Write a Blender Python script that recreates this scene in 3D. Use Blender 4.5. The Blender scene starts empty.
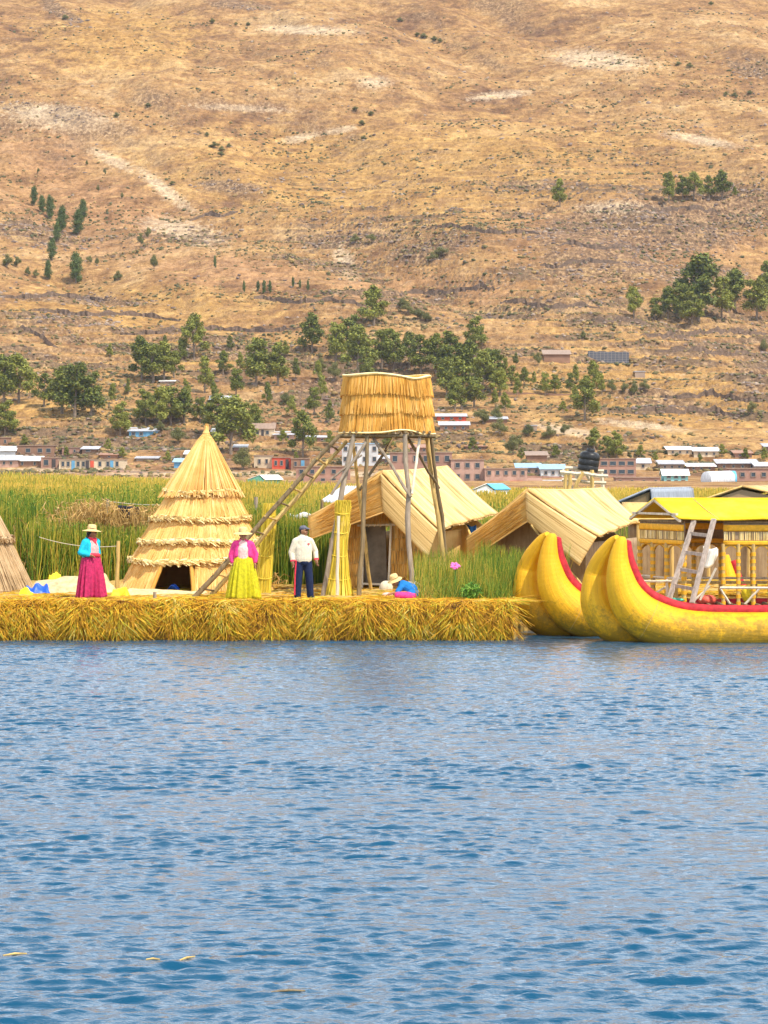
import bpy, math, random
import numpy as np
from mathutils import Vector, Matrix

scene = bpy.context.scene
COL = scene.collection
# ------------------------------------------------------------------ camera / sky / sun / exposure
F = 3122.0          # focal length in picture pixels
CZ = 3.925          # eye height over the water
HY = 465.0          # picture row of the horizon
cam_d = bpy.data.cameras.new('camera')
cam = bpy.data.objects.new('camera', cam_d)
COL.objects.link(cam)
cam.location = (0, -70, CZ)
cam.rotation_euler = (math.radians(90), 0, 0)
cam_d.sensor_width = 36
cam_d.lens = F / 1024 * 36
cam_d.shift_y = -(512 - HY) / 1024
cam_d.clip_start = 0.5
cam_d.clip_end = 9000
scene.camera = cam

SUN_DIR = Vector((0.42, -0.40, 0.86)).normalized()      # towards the sun
elev = math.asin(SUN_DIR.z)
azim = math.atan2(SUN_DIR.x, SUN_DIR.y)
world = bpy.data.worlds.new('World')
scene.world = world
world.use_nodes = True
wn = world.node_tree
wn.nodes.clear()
sky = wn.nodes.new('ShaderNodeTexSky')
sky.sky_type = 'NISHITA'
sky.sun_disc = False
sky.sun_elevation = elev
sky.sun_rotation = azim
sky.altitude = 2500
sky.air_density = 1.0
sky.dust_density = 0.6
sky.ozone_density = 1.5
bg = wn.nodes.new('ShaderNodeBackground')
bg.inputs['Strength'].default_value = 0.122
wo = wn.nodes.new('ShaderNodeOutputWorld')
# thin broken cloud
wtc = wn.nodes.new('ShaderNodeTexCoord')
wmp = wn.nodes.new('ShaderNodeMapping')
wmp.inputs['Scale'].default_value = (1.0, 1.0, 2.6)
wnz = wn.nodes.new('ShaderNodeTexNoise')
wnz.inputs['Scale'].default_value = 2.6
wnz.inputs['Detail'].default_value = 7
wnz.inputs['Roughness'].default_value = 0.6
wrp = wn.nodes.new('ShaderNodeValToRGB')
wrp.color_ramp.elements[0].position = 0.28
wrp.color_ramp.elements[1].position = 0.50
wmx = wn.nodes.new('ShaderNodeMix')
wmx.data_type = 'RGBA'
wmx.inputs[7].default_value = (13.2, 14.6, 16.2, 1)
wn.links.new(wtc.outputs['Generated'], wmp.inputs[0])
wn.links.new(wmp.outputs[0], wnz.inputs['Vector'])
wn.links.new(wnz.outputs['Fac'], wrp.inputs[0])
wsx = wn.nodes.new('ShaderNodeSeparateXYZ')
wn.links.new(wtc.outputs['Generated'], wsx.inputs[0])
wr2 = wn.nodes.new('ShaderNodeValToRGB')          # the cloud lies low over the hills
wr2.color_ramp.elements[0].position = 0.50
wr2.color_ramp.elements[0].color = (1, 1, 1, 1)
wr2.color_ramp.elements[1].position = 0.80
wr2.color_ramp.elements[1].color = (0.12, 0.12, 0.12, 1)
wn.links.new(wsx.outputs[2], wr2.inputs[0])
wml = wn.nodes.new('ShaderNodeMath')
wml.operation = 'MULTIPLY'
wn.links.new(wrp.outputs[0], wml.inputs[0])
wn.links.new(wr2.outputs[0], wml.inputs[1])
wn.links.new(wml.outputs[0], wmx.inputs[0])
wn.links.new(sky.outputs[0], wmx.inputs[6])
wn.links.new(wmx.outputs[2], bg.inputs[0])
wn.links.new(bg.outputs[0], wo.inputs[0])
sun_d = bpy.data.lights.new('sun', 'SUN')
sun_d.energy = 4.9
sun_d.angle = math.radians(0.5)
sun_d.color = (1.0, 0.92, 0.79)
sun = bpy.data.objects.new('sun', sun_d)
sun.rotation_euler = SUN_DIR.to_track_quat('Z', 'Y').to_euler()
sun.location = (30, -30, 60)
COL.objects.link(sun)
scene.view_settings.view_transform = 'Standard'
scene.view_settings.look = 'None'
scene.view_settings.gamma = 1
scene.view_settings.exposure = 0.30
scene.view_settings.use_curve_mapping = False

rng = np.random.default_rng(7)
R = random.Random(11)


def W(px, py, d):
    """a point at distance d from the camera plane"""
    return Vector(((px - 384) * d / F, d - 70, CZ - (py - HY) * d / F))


# ------------------------------------------------------------------ materials
MATS = {}


def _n(nt, t, **kw):
    n = nt.nodes.new(t)
    for k, v in kw.items():
        setattr(n, k, v)
    return n


def new_mat(name, rough=0.7, spec=0.3):
    m = bpy.data.materials.new(name)
    m.use_nodes = True
    nt = m.node_tree
    b = nt.nodes['Principled BSDF']
    b.inputs['Roughness'].default_value = rough
    b.inputs['Specular IOR Level'].default_value = spec
    return m, nt, b


def ramp(nt, stops):
    r = _n(nt, 'ShaderNodeValToRGB')
    e = r.color_ramp.elements
    while len(e) < len(stops):
        e.new(0.5)
    for i, (p, c) in enumerate(stops):
        e[i].position = p
        e[i].color = (c[0], c[1], c[2], 1)
    return r


def mixc(nt, fac, a, b, mode='MIX'):
    m = _n(nt, 'ShaderNodeMix', data_type='RGBA', blend_type=mode)
    for sock, v in ((m.inputs[0], fac), (m.inputs[6], a), (m.inputs[7], b)):
        if hasattr(v, 'is_linked') or isinstance(v, bpy.types.NodeSocket):
            nt.links.new(v, sock)
        elif isinstance(v, (int, float)):
            sock.default_value = v
        else:
            sock.default_value = (v[0], v[1], v[2], 1)
    return m.outputs[2]


def noise(nt, vec, scale, detail=4, rough=0.55, sc=None, rot=None):
    mp = _n(nt, 'ShaderNodeMapping')
    nt.links.new(vec, mp.inputs[0])
    if sc:
        mp.inputs['Scale'].default_value = sc
    if rot:
        mp.inputs['Rotation'].default_value = rot
    n = _n(nt, 'ShaderNodeTexNoise')
    n.inputs['Scale'].default_value = scale
    n.inputs['Detail'].default_value = detail
    n.inputs['Roughness'].default_value = rough
    nt.links.new(mp.outputs[0], n.inputs['Vector'])
    return n.outputs['Fac']


def bump(nt, b, h, strength=0.4, dist=0.05):
    bp = _n(nt, 'ShaderNodeBump')
    bp.inputs['Strength'].default_value = strength
    bp.inputs['Distance'].default_value = dist
    nt.links.new(h, bp.inputs['Height'])
    nt.links.new(bp.outputs[0], b.inputs['Normal'])


def cmath(nt, op, a, b=0.0, clamp=False):
    m = _n(nt, 'ShaderNodeMath', operation=op, use_clamp=clamp)
    for s, v in ((m.inputs[0], a), (m.inputs[1], b)):
        if isinstance(v, (int, float)):
            s.default_value = v
        else:
            nt.links.new(v, s)
    return m.outputs[0]


def plain(name, col, rough=0.7, var=0.25, scale=6, spec=0.3, sc=None, bstr=0.25, metal=0.0):
    if name in MATS:
        return MATS[name]
    m, nt, b = new_mat(name, rough, spec)
    tc = _n(nt, 'ShaderNodeTexCoord')
    n = noise(nt, tc.outputs['Object'], scale, 5, 0.6, sc)
    d = tuple(c * (1 - var) for c in col)
    l = tuple(min(1, c * (1 + var)) for c in col)
    r = ramp(nt, [(0.3, d), (0.7, l)])
    nt.links.new(n, r.inputs[0])
    nt.links.new(r.outputs[0], b.inputs['Base Color'])
    b.inputs['Metallic'].default_value = metal
    bump(nt, b, n, bstr, 0.02)
    MATS[name] = m
    return m


def stalks_mat(name, stops, scale=0.8, sc=None, rough=0.6, patch=None, patchscale=0.3):
    """every stalk its own colour out of the ramp"""
    if name in MATS:
        return MATS[name]
    m, nt, b = new_mat(name, rough, 0.25)
    g = _n(nt, 'ShaderNodeNewGeometry')
    tc = _n(nt, 'ShaderNodeTexCoord')
    n = noise(nt, tc.outputs['Object'], scale, 3, 0.6, sc)
    f = cmath(nt, 'ADD', cmath(nt, 'MULTIPLY', g.outputs['Random Per Island'], 0.62),
              cmath(nt, 'MULTIPLY', cmath(nt, 'SUBTRACT', n, 0.3), 1.0), True)
    r = ramp(nt, stops)
    nt.links.new(f, r.inputs[0])
    out = r.outputs[0]
    if patch:
        r2 = ramp(nt, patch)
        nt.links.new(f, r2.inputs[0])
        pn = noise(nt, tc.outputs['Object'], patchscale, 3, 0.6, sc)
        st = ramp(nt, [(0.44, (0, 0, 0)), (0.56, (1, 1, 1))])
        nt.links.new(pn, st.inputs[0])
        out = mixc(nt, st.outputs[0], out, r2.outputs[0])
    nt.links.new(out, b.inputs['Base Color'])
    MATS[name] = m
    return m


def mat_uv(name, stops, su=60, sv=2, bstr=0.5, rough=0.7, bd=0.03, spots=None):
    """woven / thatched surface, streaks running along v"""
    if name in MATS:
        return MATS[name]
    m, nt, b = new_mat(name, rough, 0.25)
    uv = _n(nt, 'ShaderNodeUVMap')
    n = noise(nt, uv.outputs[0], 1.0, 6, 0.78, (su * 0.4, sv * 0.5, 1), (0, 0, 0.02))
    n2 = noise(nt, uv.outputs[0], 1.0, 4, 0.65, (su * .09, sv * 1.2, 1), (0.3, 0, 0.2))
    f = cmath(nt, 'ADD', cmath(nt, 'MULTIPLY', n, 0.65), cmath(nt, 'MULTIPLY', n2, 0.35))
    r = ramp(nt, stops)
    nt.links.new(f, r.inputs[0])
    nt.links.new(r.outputs[0], b.inputs['Base Color'])
    bump(nt, b, n, bstr, bd)
    MATS[name] = m
    return m


GOLD = [(0.30, (0.34, 0.16, 0.03)), (0.45, (0.60, 0.29, 0.05)), (0.6, (0.70, 0.37, 0.075)), (0.75, (0.78, 0.48, 0.15))]
M_thatch = mat_uv('thatch_gold', GOLD, 140, 3)
M_thatch_st = stalks_mat('thatch_stalks_gold', [(0.05, (0.36, 0.17, 0.03)), (0.3, (0.60, 0.29, 0.045)), (0.6, (0.72, 0.38, 0.07)), (0.95, (0.84, 0.53, 0.18))], 2.0)
M_cone_st = stalks_mat('cone_stalks', [(0.05, (0.40, 0.22, 0.05)), (0.3, (0.66, 0.36, 0.09)), (0.6, (0.78, 0.47, 0.15)), (0.95, (0.88, 0.63, 0.29))], 2.0)
M_roof_st = stalks_mat('roof_mat_stalks', [(0.05, (0.22, 0.12, 0.04)), (0.4, (0.60, 0.38, 0.13)), (0.95, (0.86, 0.66, 0.34))], 2.0)
M_cone_old = stalks_mat('old_thatch_stalks', [(0.05, (0.16, 0.09, 0.04)), (0.4, (0.42, 0.28, 0.14)), (0.95, (0.62, 0.45, 0.26))], 2.0)
M_rope_straw = stalks_mat('straw_braid', [(0.1, (0.45, 0.28, 0.08)), (0.5, (0.86, 0.64, 0.26)), (0.9, (0.95, 0.80, 0.45))], 3.0)
M_bank = stalks_mat('bank_reeds', [(0.05, (0.07, 0.03, 0.006)), (0.22, (0.34, 0.15, 0.015)), (0.42, (0.68, 0.34, 0.022)), (0.62, (0.80, 0.47, 0.03)), (0.78, (0.42, 0.40, 0.025)), (0.95, (0.88, 0.62, 0.18))], 1.6)
M_island = plain('island_mat', (0.42, 0.27, 0.07), 0.9, 0.5, 7, bstr=0.6)
M_reed = stalks_mat('green_reeds', [(0.05, (0.035, 0.085, 0.008)), (0.35, (0.11, 0.20, 0.018)), (0.55, (0.22, 0.29, 0.03)), (0.72, (0.45, 0.36, 0.04)), (0.97, (0.66, 0.42, 0.09))], 0.5)
M_reedfar = stalks_mat('far_reeds', [(0.05, (0.10, 0.14, 0.01)), (0.4, (0.22, 0.24, 0.02)), (0.9, (0.45, 0.36, 0.04))], 0.08, (0.3, 1, 1),
                       patch=[(0.05, (0.34, 0.22, 0.02)), (0.5, (0.60, 0.38, 0.05)), (0.95, (0.70, 0.48, 0.10))], patchscale=0.05)
M_dry = stalks_mat('dry_reeds', [(0.05, (0.22, 0.11, 0.03)), (0.5, (0.52, 0.31, 0.09)), (0.95, (0.70, 0.48, 0.2))], 1.0)
M_bundle = stalks_mat('bundle_reeds', [(0.05, (0.28, 0.22, 0.02)), (0.35, (0.58, 0.44, 0.035)), (0.7, (0.78, 0.56, 0.06)), (0.95, (0.85, 0.64, 0.2))], 1.0)
M_mat = mat_uv('mat_cream', [(0.40, (0.30, 0.17, 0.05)), (0.47, (0.66, 0.42, 0.15)), (0.55, (0.80, 0.58, 0.26)), (0.64, (0.88, 0.70, 0.38))], 70, 0.7, 0.6, bd=0.02)
M_matg = mat_uv('mat_golden', [(0.37, (0.30, 0.16, 0.04)), (0.47, (0.68, 0.41, 0.12)), (0.65, (0.80, 0.52, 0.17))], 34, 0.8, 0.5, bd=0.015)
M_wall = mat_uv('reed_wall', [(0.3, (0.30, 0.17, 0.05)), (0.45, (0.62, 0.40, 0.13)), (0.65, (0.78, 0.55, 0.22))], 60, 3, 0.6)
M_wallb = mat_uv('reed_wall_brown', [(0.3, (0.10, 0.06, 0.03)), (0.45, (0.27, 0.18, 0.10)), (0.65, (0.42, 0.30, 0.17))], 50, 3, 0.6)
M_sack = plain('sacking', (0.62, 0.45, 0.24), 0.9, 0.3, 9, bstr=0.6)
M_grey = plain('weathered_pole', (0.29, 0.225, 0.16), 0.85, 0.35, 5, sc=(3, 3, 0.4), bstr=0.5)
M_ywood = plain('yellow_pole', (0.52, 0.35, 0.12), 0.8, 0.35, 5, sc=(3, 3, 0.4), bstr=0.4)
M_brown = plain('brown_pole', (0.20, 0.14, 0.07), 0.85, 0.4, 5, sc=(3, 3, 0.4), bstr=0.4)
M_lad = plain('grey_timber', (0.40, 0.32, 0.26), 0.85, 0.35, 5, sc=(3, 3, 0.4), bstr=0.4)
M_pale = plain('pale_timber', (0.62, 0.53, 0.40), 0.8, 0.25, 5, sc=(3, 3, 0.4), bstr=0.4)
M_dark = plain('dark_gap', (0.02, 0.016, 0.012), 0.9, 0.3, 5)
M_rope = plain('pale_rope', (0.50, 0.43, 0.33), 0.8, 0.2, 20)
M_door = plain('door_canvas', (0.15, 0.115, 0.08), 0.8, 0.35, 4, bstr=0.3)
M_red = plain('red_fabric', (0.42, 0.022, 0.03), 0.75, 0.35, 8, bstr=0.4)
M_yroof = mat_uv('yellow_roof', [(0.36, (0.50, 0.30, 0.02)), (0.47, (0.80, 0.52, 0.008)), (0.6, (0.88, 0.64, 0.04))], 14, 2, 0.3)
M_orange = plain('orange_binding', (0.80, 0.40, 0.02), 0.6, 0.2, 12)
M_black = plain('black_plastic', (0.02, 0.02, 0.022), 0.4, 0.2, 4, bstr=0.05)
M_skin = plain('skin_brown', (0.34, 0.16, 0.085), 0.5, 0.12, 14, bstr=0.05)
M_hair = plain('black_hair', (0.012, 0.01, 0.009), 0.5, 0.3, 30)

M_slate = plain('slate_sheet', (0.28, 0.31, 0.36), 0.5, 0.35, 2.5, sc=(1, 8, 1))
M_white = plain('white_sheet', (0.78, 0.76, 0.72), 0.6, 0.12, 3)
M_blue = plain('blue_sheet', (0.10, 0.42, 0.62), 0.5, 0.2, 3)
M_teal = plain('teal_sheet', (0.10, 0.36, 0.36), 0.5, 0.2, 3)
M_silver = plain('silver_sheet', (0.55, 0.56, 0.58), 0.45, 0.25, 1.5, sc=(4, 1, 1), metal=0.0)

# ------------------------------------------------------------------ mesh helpers


class MB:
    def __init__(s):
        s.v = []
        s.f = []
        s.uv = []      # per face list of uvs

    def add(s, vs, fs, uvs=None):
        o = len(s.v)
        s.v.extend([tuple(v) for v in vs])
        for i, f in enumerate(fs):
            s.f.append(tuple(k + o for k in f))
            s.uv.append(uvs[i] if uvs is not None else None)
        return s

    def box(s, c, size, rot=None):
        hx, hy, hz = size[0] / 2, size[1] / 2, size[2] / 2
        vs = [Vector((x, y, z)) for x in (-hx, hx) for y in (-hy, hy) for z in (-hz, hz)]
        if rot is not None:
            vs = [rot @ v for v in vs]
        c = Vector(c)
        uvq = [(0, 0), (size[0], 0), (size[0], size[2]), (0, size[2])]
        return s.add([v + c for v in vs], [(0, 1, 3, 2), (4, 6, 7, 5), (0, 4, 5, 1), (2, 3, 7, 6), (0, 2, 6, 4), (1, 5, 7, 3)], [uvq] * 6)

    def beam(s, p0, p1, w, h=None):
        p0 = Vector(p0)
        p1 = Vector(p1)
        d = p1 - p0
        q = d.to_track_quat('Z', 'Y').to_matrix()
        return s.box((p0 + p1) / 2, (w, h or w, d.length), q)

    def tube(s, pts, rad, sides=8, cap=True, flat=1.0):
        pts = [Vector(p) for p in pts]
        n = len(pts)
        if not hasattr(rad, '__len__'):
            rad = [rad] * n
        up = None
        rings = []
        for i, p in enumerate(pts):
            t = (pts[min(i + 1, n - 1)] - pts[max(i - 1, 0)]).normalized()
            if up is None:
                a = Vector((0, 1, 0)) if abs(t.y) < 0.9 else Vector((1, 0, 0))
                up = (a - t * a.dot(t)).normalized()
            else:
                up = (up - t * up.dot(t)).normalized()
            sd = t.cross(up)
            rings.append([p + (up * math.cos(2 * math.pi * k / sides) * flat + sd * math.sin(2 * math.pi * k / sides)) * rad[i] for k in range(sides)])
        vs = [v for r in rings for v in r]
        fs = []
        uvs = []
        L = 0
        for i in range(n - 1):
            L2 = L + (pts[i + 1] - pts[i]).length
            for k in range(sides):
                k2 = (k + 1) % sides
                fs.append((i * sides + k, i * sides + k2, (i + 1) * sides + k2, (i + 1) * sides + k))
                uvs.append([(k / sides, L), ((k + 1) / sides, L), ((k + 1) / sides, L2), (k / sides, L2)])
            L = L2
        if cap:
            fs.append(tuple(range(sides))[::-1])
            uvs.append([(0, 0)] * sides)
            fs.append(tuple((n - 1) * sides + k for k in range(sides)))
            uvs.append([(0, 0)] * sides)
        return s.add(vs, fs, uvs)

    def pole(s, p0, p1, r0, r1=None, sides=8, wob=0.02, seed=0):
        p0 = Vector(p0)
        p1 = Vector(p1)
        rr = random.Random(seed or int(abs(p0.x * 977 + p0.z * 331 + p1.x * 53) * 10))
        r1 = r1 or r0
        n = 7
        pts = []
        for i in range(n):
            t = i / (n - 1)
            o = Vector((rr.uniform(-1, 1), rr.uniform(-1, 1), rr.uniform(-1, 1))) * wob * (1 if 0 < i < n - 1 else 0)
            pts.append(p0.lerp(p1, t) + o)
        return s.tube(pts, [(r0 + (r1 - r0) * i / (n - 1)) * rr.uniform(0.92, 1.1) for i in range(n)], sides)

    def surf(s, f, nu, nv, us=1.0, vs_=1.0, closed=False):
        P = [[f(i / nu, j / nv) for i in range(nu + (0 if closed else 1))] for j in range(nv + 1)]
        w = len(P[0])
        vs = [p for r in P for p in r]
        fs = []
        uvs = []
        for j in range(nv):
            for i in range(nu):
                i2 = (i + 1) % w if closed else i + 1
                fs.append((j * w + i, j * w + i2, (j + 1) * w + i2, (j + 1) * w + i))
                a, b_ = i / nu * us, (i + 1) / nu * us
                c, d = j / nv * vs_, (j + 1) / nv * vs_
                uvs.append([(a, c), (b_, c), (b_, d), (a, d)])
        return s.add(vs, fs, uvs)

    def lathe(s, prof, segs=24, c=(0, 0, 0), fx=1.0, fy=1.0, wob=None):
        c = Vector(c)

        def f(u, v):
            k = v * (len(prof) - 1)
            i = min(int(k + 1e-6), len(prof) - 1)
            r, z = prof[i]
            a = 2 * math.pi * u
            w_ = wob(a, z) if wob else 1
            return c + Vector((math.cos(a) * r * fx * w_, math.sin(a) * r * fy * w_, z))
        return s.surf(f, segs, len(prof) - 1, 1, 1, True)

    def ball(s, c, r, seg=12, rings=8):
        if not hasattr(r, '__len__'):
            r = (r, r, r)
        prof = [(max(1e-4, math.sin(math.pi * i / rings)), -math.cos(math.pi * i / rings)) for i in range(rings + 1)]
        c = Vector(c)

        def f(u, v):
            i = int(round(v * rings))
            return c + Vector((math.cos(2 * math.pi * u) * prof[i][0] * r[0], math.sin(2 * math.pi * u) * prof[i][0] * r[1], prof[i][1] * r[2]))
        return s.surf(f, seg, rings, 1, 1, True)

    def arr(s, V, Fc):
        o = len(s.v)
        s.v.extend(map(tuple, V.tolist()))
        s.f.extend(map(tuple, (Fc + o).tolist()))
        s.uv.extend([None] * len(Fc))
        return s

    def grid_hole(s, f, nu, nv, hole, closed=False):
        w = nu if closed else nu + 1
        vs = [f(i / nu, j / nv) for j in range(nv + 1) for i in range(w)]
        used = {}
        out, fs, uvs = [], [], []

        def vi(i, j):
            k = j * w + (i % w if closed else i)
            if k not in used:
                used[k] = len(out)
                out.append(vs[k])
            return used[k]
        for j in range(nv):
            for i in range(nu):
                if hole((i + .5) / nu, (j + .5) / nv):
                    continue
                fs.append((vi(i, j), vi(i + 1, j), vi(i + 1, j + 1), vi(i, j + 1)))
                uvs.append([(i / nu, j / nv), ((i + 1) / nu, j / nv), ((i + 1) / nu, (j + 1) / nv), (i / nu, (j + 1) / nv)])
        return s.add(out, fs, uvs)

    def build(s, name, mat, parent=None, smooth=True, solid=0.0, sub=0):
        me = bpy.data.meshes.new(name)
        me.from_pydata(s.v, [], s.f)
        if any(u is not None for u in s.uv):
            ul = me.uv_layers.new(name='UVMap')
            dat = []
            for f, u in zip(s.f, s.uv):
                if u is None:
                    dat.extend([0.0] * (2 * len(f)))
                else:
                    for q in u:
                        dat.extend((q[0], q[1]))
            ul.data.foreach_set('uv', dat)
        if smooth:
            me.polygons.foreach_set('use_smooth', [True] * len(me.polygons))
        me.materials.append(mat)
        o = bpy.data.objects.new(name, me)
        COL.objects.link(o)
        if smooth and smooth != 'all':
            me.set_sharp_from_angle(angle=math.radians(50))
        if parent is not None:
            o.parent = parent
            l = parent_world(parent)
            o.matrix_parent_inverse = l.inverted() if s_world else Matrix()
        if solid:
            md = o.modifiers.new('thick', 'SOLIDIFY')
            md.thickness = solid
            md.offset = -1
        if sub:
            md = o.modifiers.new('sub', 'SUBSURF')
            md.levels = sub
            md.render_levels = sub
        return o


s_world = True


def parent_world(p):
    m = Matrix.LocRotScale(p.location, p.rotation_euler, p.scale)
    if p.parent:
        m = parent_world(p.parent) @ p.matrix_parent_inverse @ m
    return m


LABELS = {}


def tag(o, label=None, cat=None, group=None, kind=None):
    if label:
        o['label'] = label
    if cat:
        o['category'] = cat
    if group:
        o['group'] = group
    if kind:
        o['kind'] = kind
    return o


def empty(name, loc, label=None, cat=None, group=None, rz=0):
    o = bpy.data.objects.new(name, None)
    o.location = loc
    o.rotation_euler = (0, 0, rz)
    o.empty_display_size = 0.3
    COL.objects.link(o)
    tag(o, label, cat, group)
    return o


def np_mesh(name, V, Fc, mat, smooth=True):
    """V (n,3), Fc (m,k)"""
    me = bpy.data.meshes.new(name)
    k = Fc.shape[1]
    me.vertices.add(len(V))
    me.vertices.foreach_set('co', V.astype(np.float32).ravel())
    me.loops.add(Fc.size)
    me.loops.foreach_set('vertex_index', Fc.astype(np.int32).ravel())
    me.polygons.add(len(Fc))
    me.polygons.foreach_set('loop_start', np.arange(0, Fc.size, k, dtype=np.int32))
    me.polygons.foreach_set('loop_total', np.full(len(Fc), k, dtype=np.int32))
    if smooth:
        me.polygons.foreach_set('use_smooth', np.ones(len(Fc), bool))
    me.update(calc_edges=True)
    me.materials.append(mat)
    o = bpy.data.objects.new(name, me)
    COL.objects.link(o)
    return o


def stalks(P0, P1, w0, w1=None, bend=None, segs=2, sides=3):
    """n tapered stalks as quads; P0,P1 (n,3); bend (n,3) middle offset"""
    n = len(P0)
    w0 = np.broadcast_to(w0, (n,))
    w1 = w0 * 0.3 if w1 is None else np.broadcast_to(w1, (n,))
    if bend is None:
        bend = np.zeros((n, 3))
    D = P1 - P0
    D = D / (np.linalg.norm(D, axis=1, keepdims=True) + 1e-9)
    A = np.where(np.abs(D[:, 2:3]) < 0.8, np.array([[0, 0, 1.0]]), np.array([[1.0, 0, 0]]))
    U = np.cross(D, A)
    U /= np.linalg.norm(U, axis=1, keepdims=True) + 1e-9
    S = np.cross(D, U)
    ph = rng.uniform(0, 6.28, n)
    V = []
    for i in range(segs + 1):
        t = i / segs
        c = P0 + (P1 - P0) * t + bend * (4 * t * (1 - t))
        w = w0 + (w1 - w0) * t
        for k in range(sides):
            a = ph + 2 * math.pi * k / sides
            V.append(c + (U * np.cos(a)[:, None] + S * np.sin(a)[:, None]) * (w * 0.5)[:, None])
    V = np.stack(V, 1)                       # n, (segs+1)*sides, 3
    Fc = []
    for i in range(segs):
        for k in range(sides):
            k2 = (k + 1) % sides
            Fc.append((i * sides + k, i * sides + k2, (i + 1) * sides + k2, (i + 1) * sides + k))
    Fc = np.array(Fc)
    m = V.shape[1]
    FF = (Fc[None] + (np.arange(n) * m)[:, None, None]).reshape(-1, 4)
    return V.reshape(-1, 3), FF


def vnoise(x, y, seed=0):
    xi = np.floor(x).astype(np.int64)
    yi = np.floor(y).astype(np.int64)
    fx = x - xi
    fy = y - yi
    fx = fx * fx * fx * (fx * (fx * 6 - 15) + 10)
    fy = fy * fy * fy * (fy * (fy * 6 - 15) + 10)

    def h(a, b):
        k = (a * 374761393 + b * 668265263 + seed * 1442695041) & 0x7fffffff
        k = ((k ^ (k >> 13)) * 1274126177) & 0x7fffffff
        k = k ^ (k >> 16)
        return (k & 0xffff) / 32767.5 - 1
    a = h(xi, yi)
    b = h(xi + 1, yi)
    c = h(xi, yi + 1)
    d = h(xi + 1, yi + 1)
    return (a * (1 - fx) + b * fx) * (1 - fy) + (c * (1 - fx) + d * fx) * fy


def fbm(x, y, octv=4, seed=0, gain=0.5):
    s = 0
    a = 1.0
    t = 0
    for o in range(octv):
        s = s + a * vnoise(x * 2 ** o + 17.3 * o, y * 2 ** o - 9.1 * o, seed + o)
        t += a
        a *= gain
    return s / t


def sstep(a, b, x):
    t = np.clip((x - a) / (b - a), 0.0, 1.0)
    return t * t * (3 - 2 * t)


# ------------------------------------------------------------------ hillside and lake bed
prof_d = [-3000, 20, 500, 540, 552, 560, 575, 600, 650, 720, 800, 900, 1000, 1150, 1300, 1500, 1700, 2200, 4500]
prof_z = [-6, -4, -3, -1.2, -0.1, 0.7, 1.8, 3.4, 8.0, 18, 35, 62, 97, 155, 215, 295, 340, 360, 380]


def shore(px):
    return np.interp(px, [-400, 0, 130, 270, 440, 768, 1200], [550, 548, 530, 480, 402, 398, 398])


def build_height(X, D):
    z = np.interp(D, prof_d, prof_z)
    for s_ in (12, 25):
        z = 0.5 * z + 0.25 * np.interp(D + s_, prof_d, prof_z) + 0.25 * np.interp(D - s_, prof_d, prof_z)
    up = sstep(620, 950, D)
    z = z + up * (fbm(X / 150 + 3, D / 170, 3, 5) * 12)
    z = z + up * 7.5 * fbm((X + D * 0.55) / 45, (D - X * 0.5) / 150, 3, 9)     # gullies running down the slope
    z = z + sstep(700, 1000, D) * 2.0 * fbm(X / 22, D / 22, 4, 31)
    hill = sstep(575, 640, D)
    z = z + hill * (fbm(X / 40, D / 26, 3, 21) * 1.1)
    # farming terraces
    mask = sstep(-0.3, 0.25, fbm(X / 90 + 8, D / 60, 3, 40) + 0.25 * (1 - sstep(760, 960, D))) * hill * (1 - 0.8 * sstep(930, 1080, D))
    h = 2.3
    q = z / h + 0.8 * fbm(X / 55, D / 55, 2, 50)
    fr = q - np.floor(q)
    st = (np.floor(q) + sstep(0.76, 0.97, fr)) * h - 0.8 * h * fbm(X / 55, D / 55, 2, 50)
    z = z + (st - z) * mask * 0.9
    edge_ = sstep(0.70, 0.86, fr) * mask * sstep(-0.35, 0.25, fbm(X / 18, D / 10, 3, 55))
    z = z + hill * (fbm(X / 5, D / 4, 3, 60) * 0.28)
    # low plain reaching nearer on the right
    px = 384 + X * F / np.maximum(D, 50)
    Ds = shore(px)
    pln = 0.55 + (D - Ds) * 0.0065 + 0.1 * fbm(X / 6, D / 6, 2, 61)
    z = np.where(D > Ds, np.maximum(z, pln * sstep(0, 5, D - Ds) - 1.0 * (1 - sstep(0, 5, D - Ds))), z)
    return z, edge_


xs = np.concatenate([-np.geomspace(4200, 262, 24), np.arange(-255, 256, 1.25), np.geomspace(262, 4200, 24)])
ds = np.concatenate([np.linspace(-3000, 380, 10), np.arange(392, 560, 1.6), np.arange(560, 1260, 1.1), np.geomspace(1275, 4500, 30)])
XX, DD = np.meshgrid(xs, ds)
ZZ, EDGE = build_height(XX, DD)


def tz(x, d):
    i = np.clip(np.searchsorted(xs, x) - 1, 0, len(xs) - 2)
    j = np.clip(np.searchsorted(ds, d) - 1, 0, len(ds) - 2)
    a = (x - xs[i]) / (xs[i + 1] - xs[i])
    b = (d - ds[j]) / (ds[j + 1] - ds[j])
    return (ZZ[j, i] * (1 - a) + ZZ[j, i + 1] * a) * (1 - b) + (ZZ[j + 1, i] * (1 - a) + ZZ[j + 1, i + 1] * a) * b


_dd = np.arange(400, 1600, 0.7)


def ground(px, py):
    """where the sight line through a picture point meets the hillside"""
    X = (px - 384) * _dd / F
    zr = CZ - (py - HY) * _dd / F
    zt = tz(X, _dd)
    ok = (zt >= zr) & (_dd > shore(px) + 6)
    k = np.argmax(ok)
    if not ok.any():
        k = int(np.searchsorted(_dd, shore(px) + 8))
    return Vector((X[k], _dd[k] - 70, zt[k])), _dd[k]


# picture row of each ground vertex (to lay out the soils seen in the photo; they are soils, fixed to the ground)
PX = 384 + XX * F / np.maximum(DD, 50)
PY = HY - (ZZ - CZ) * F / np.maximum(DD, 50)


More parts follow.
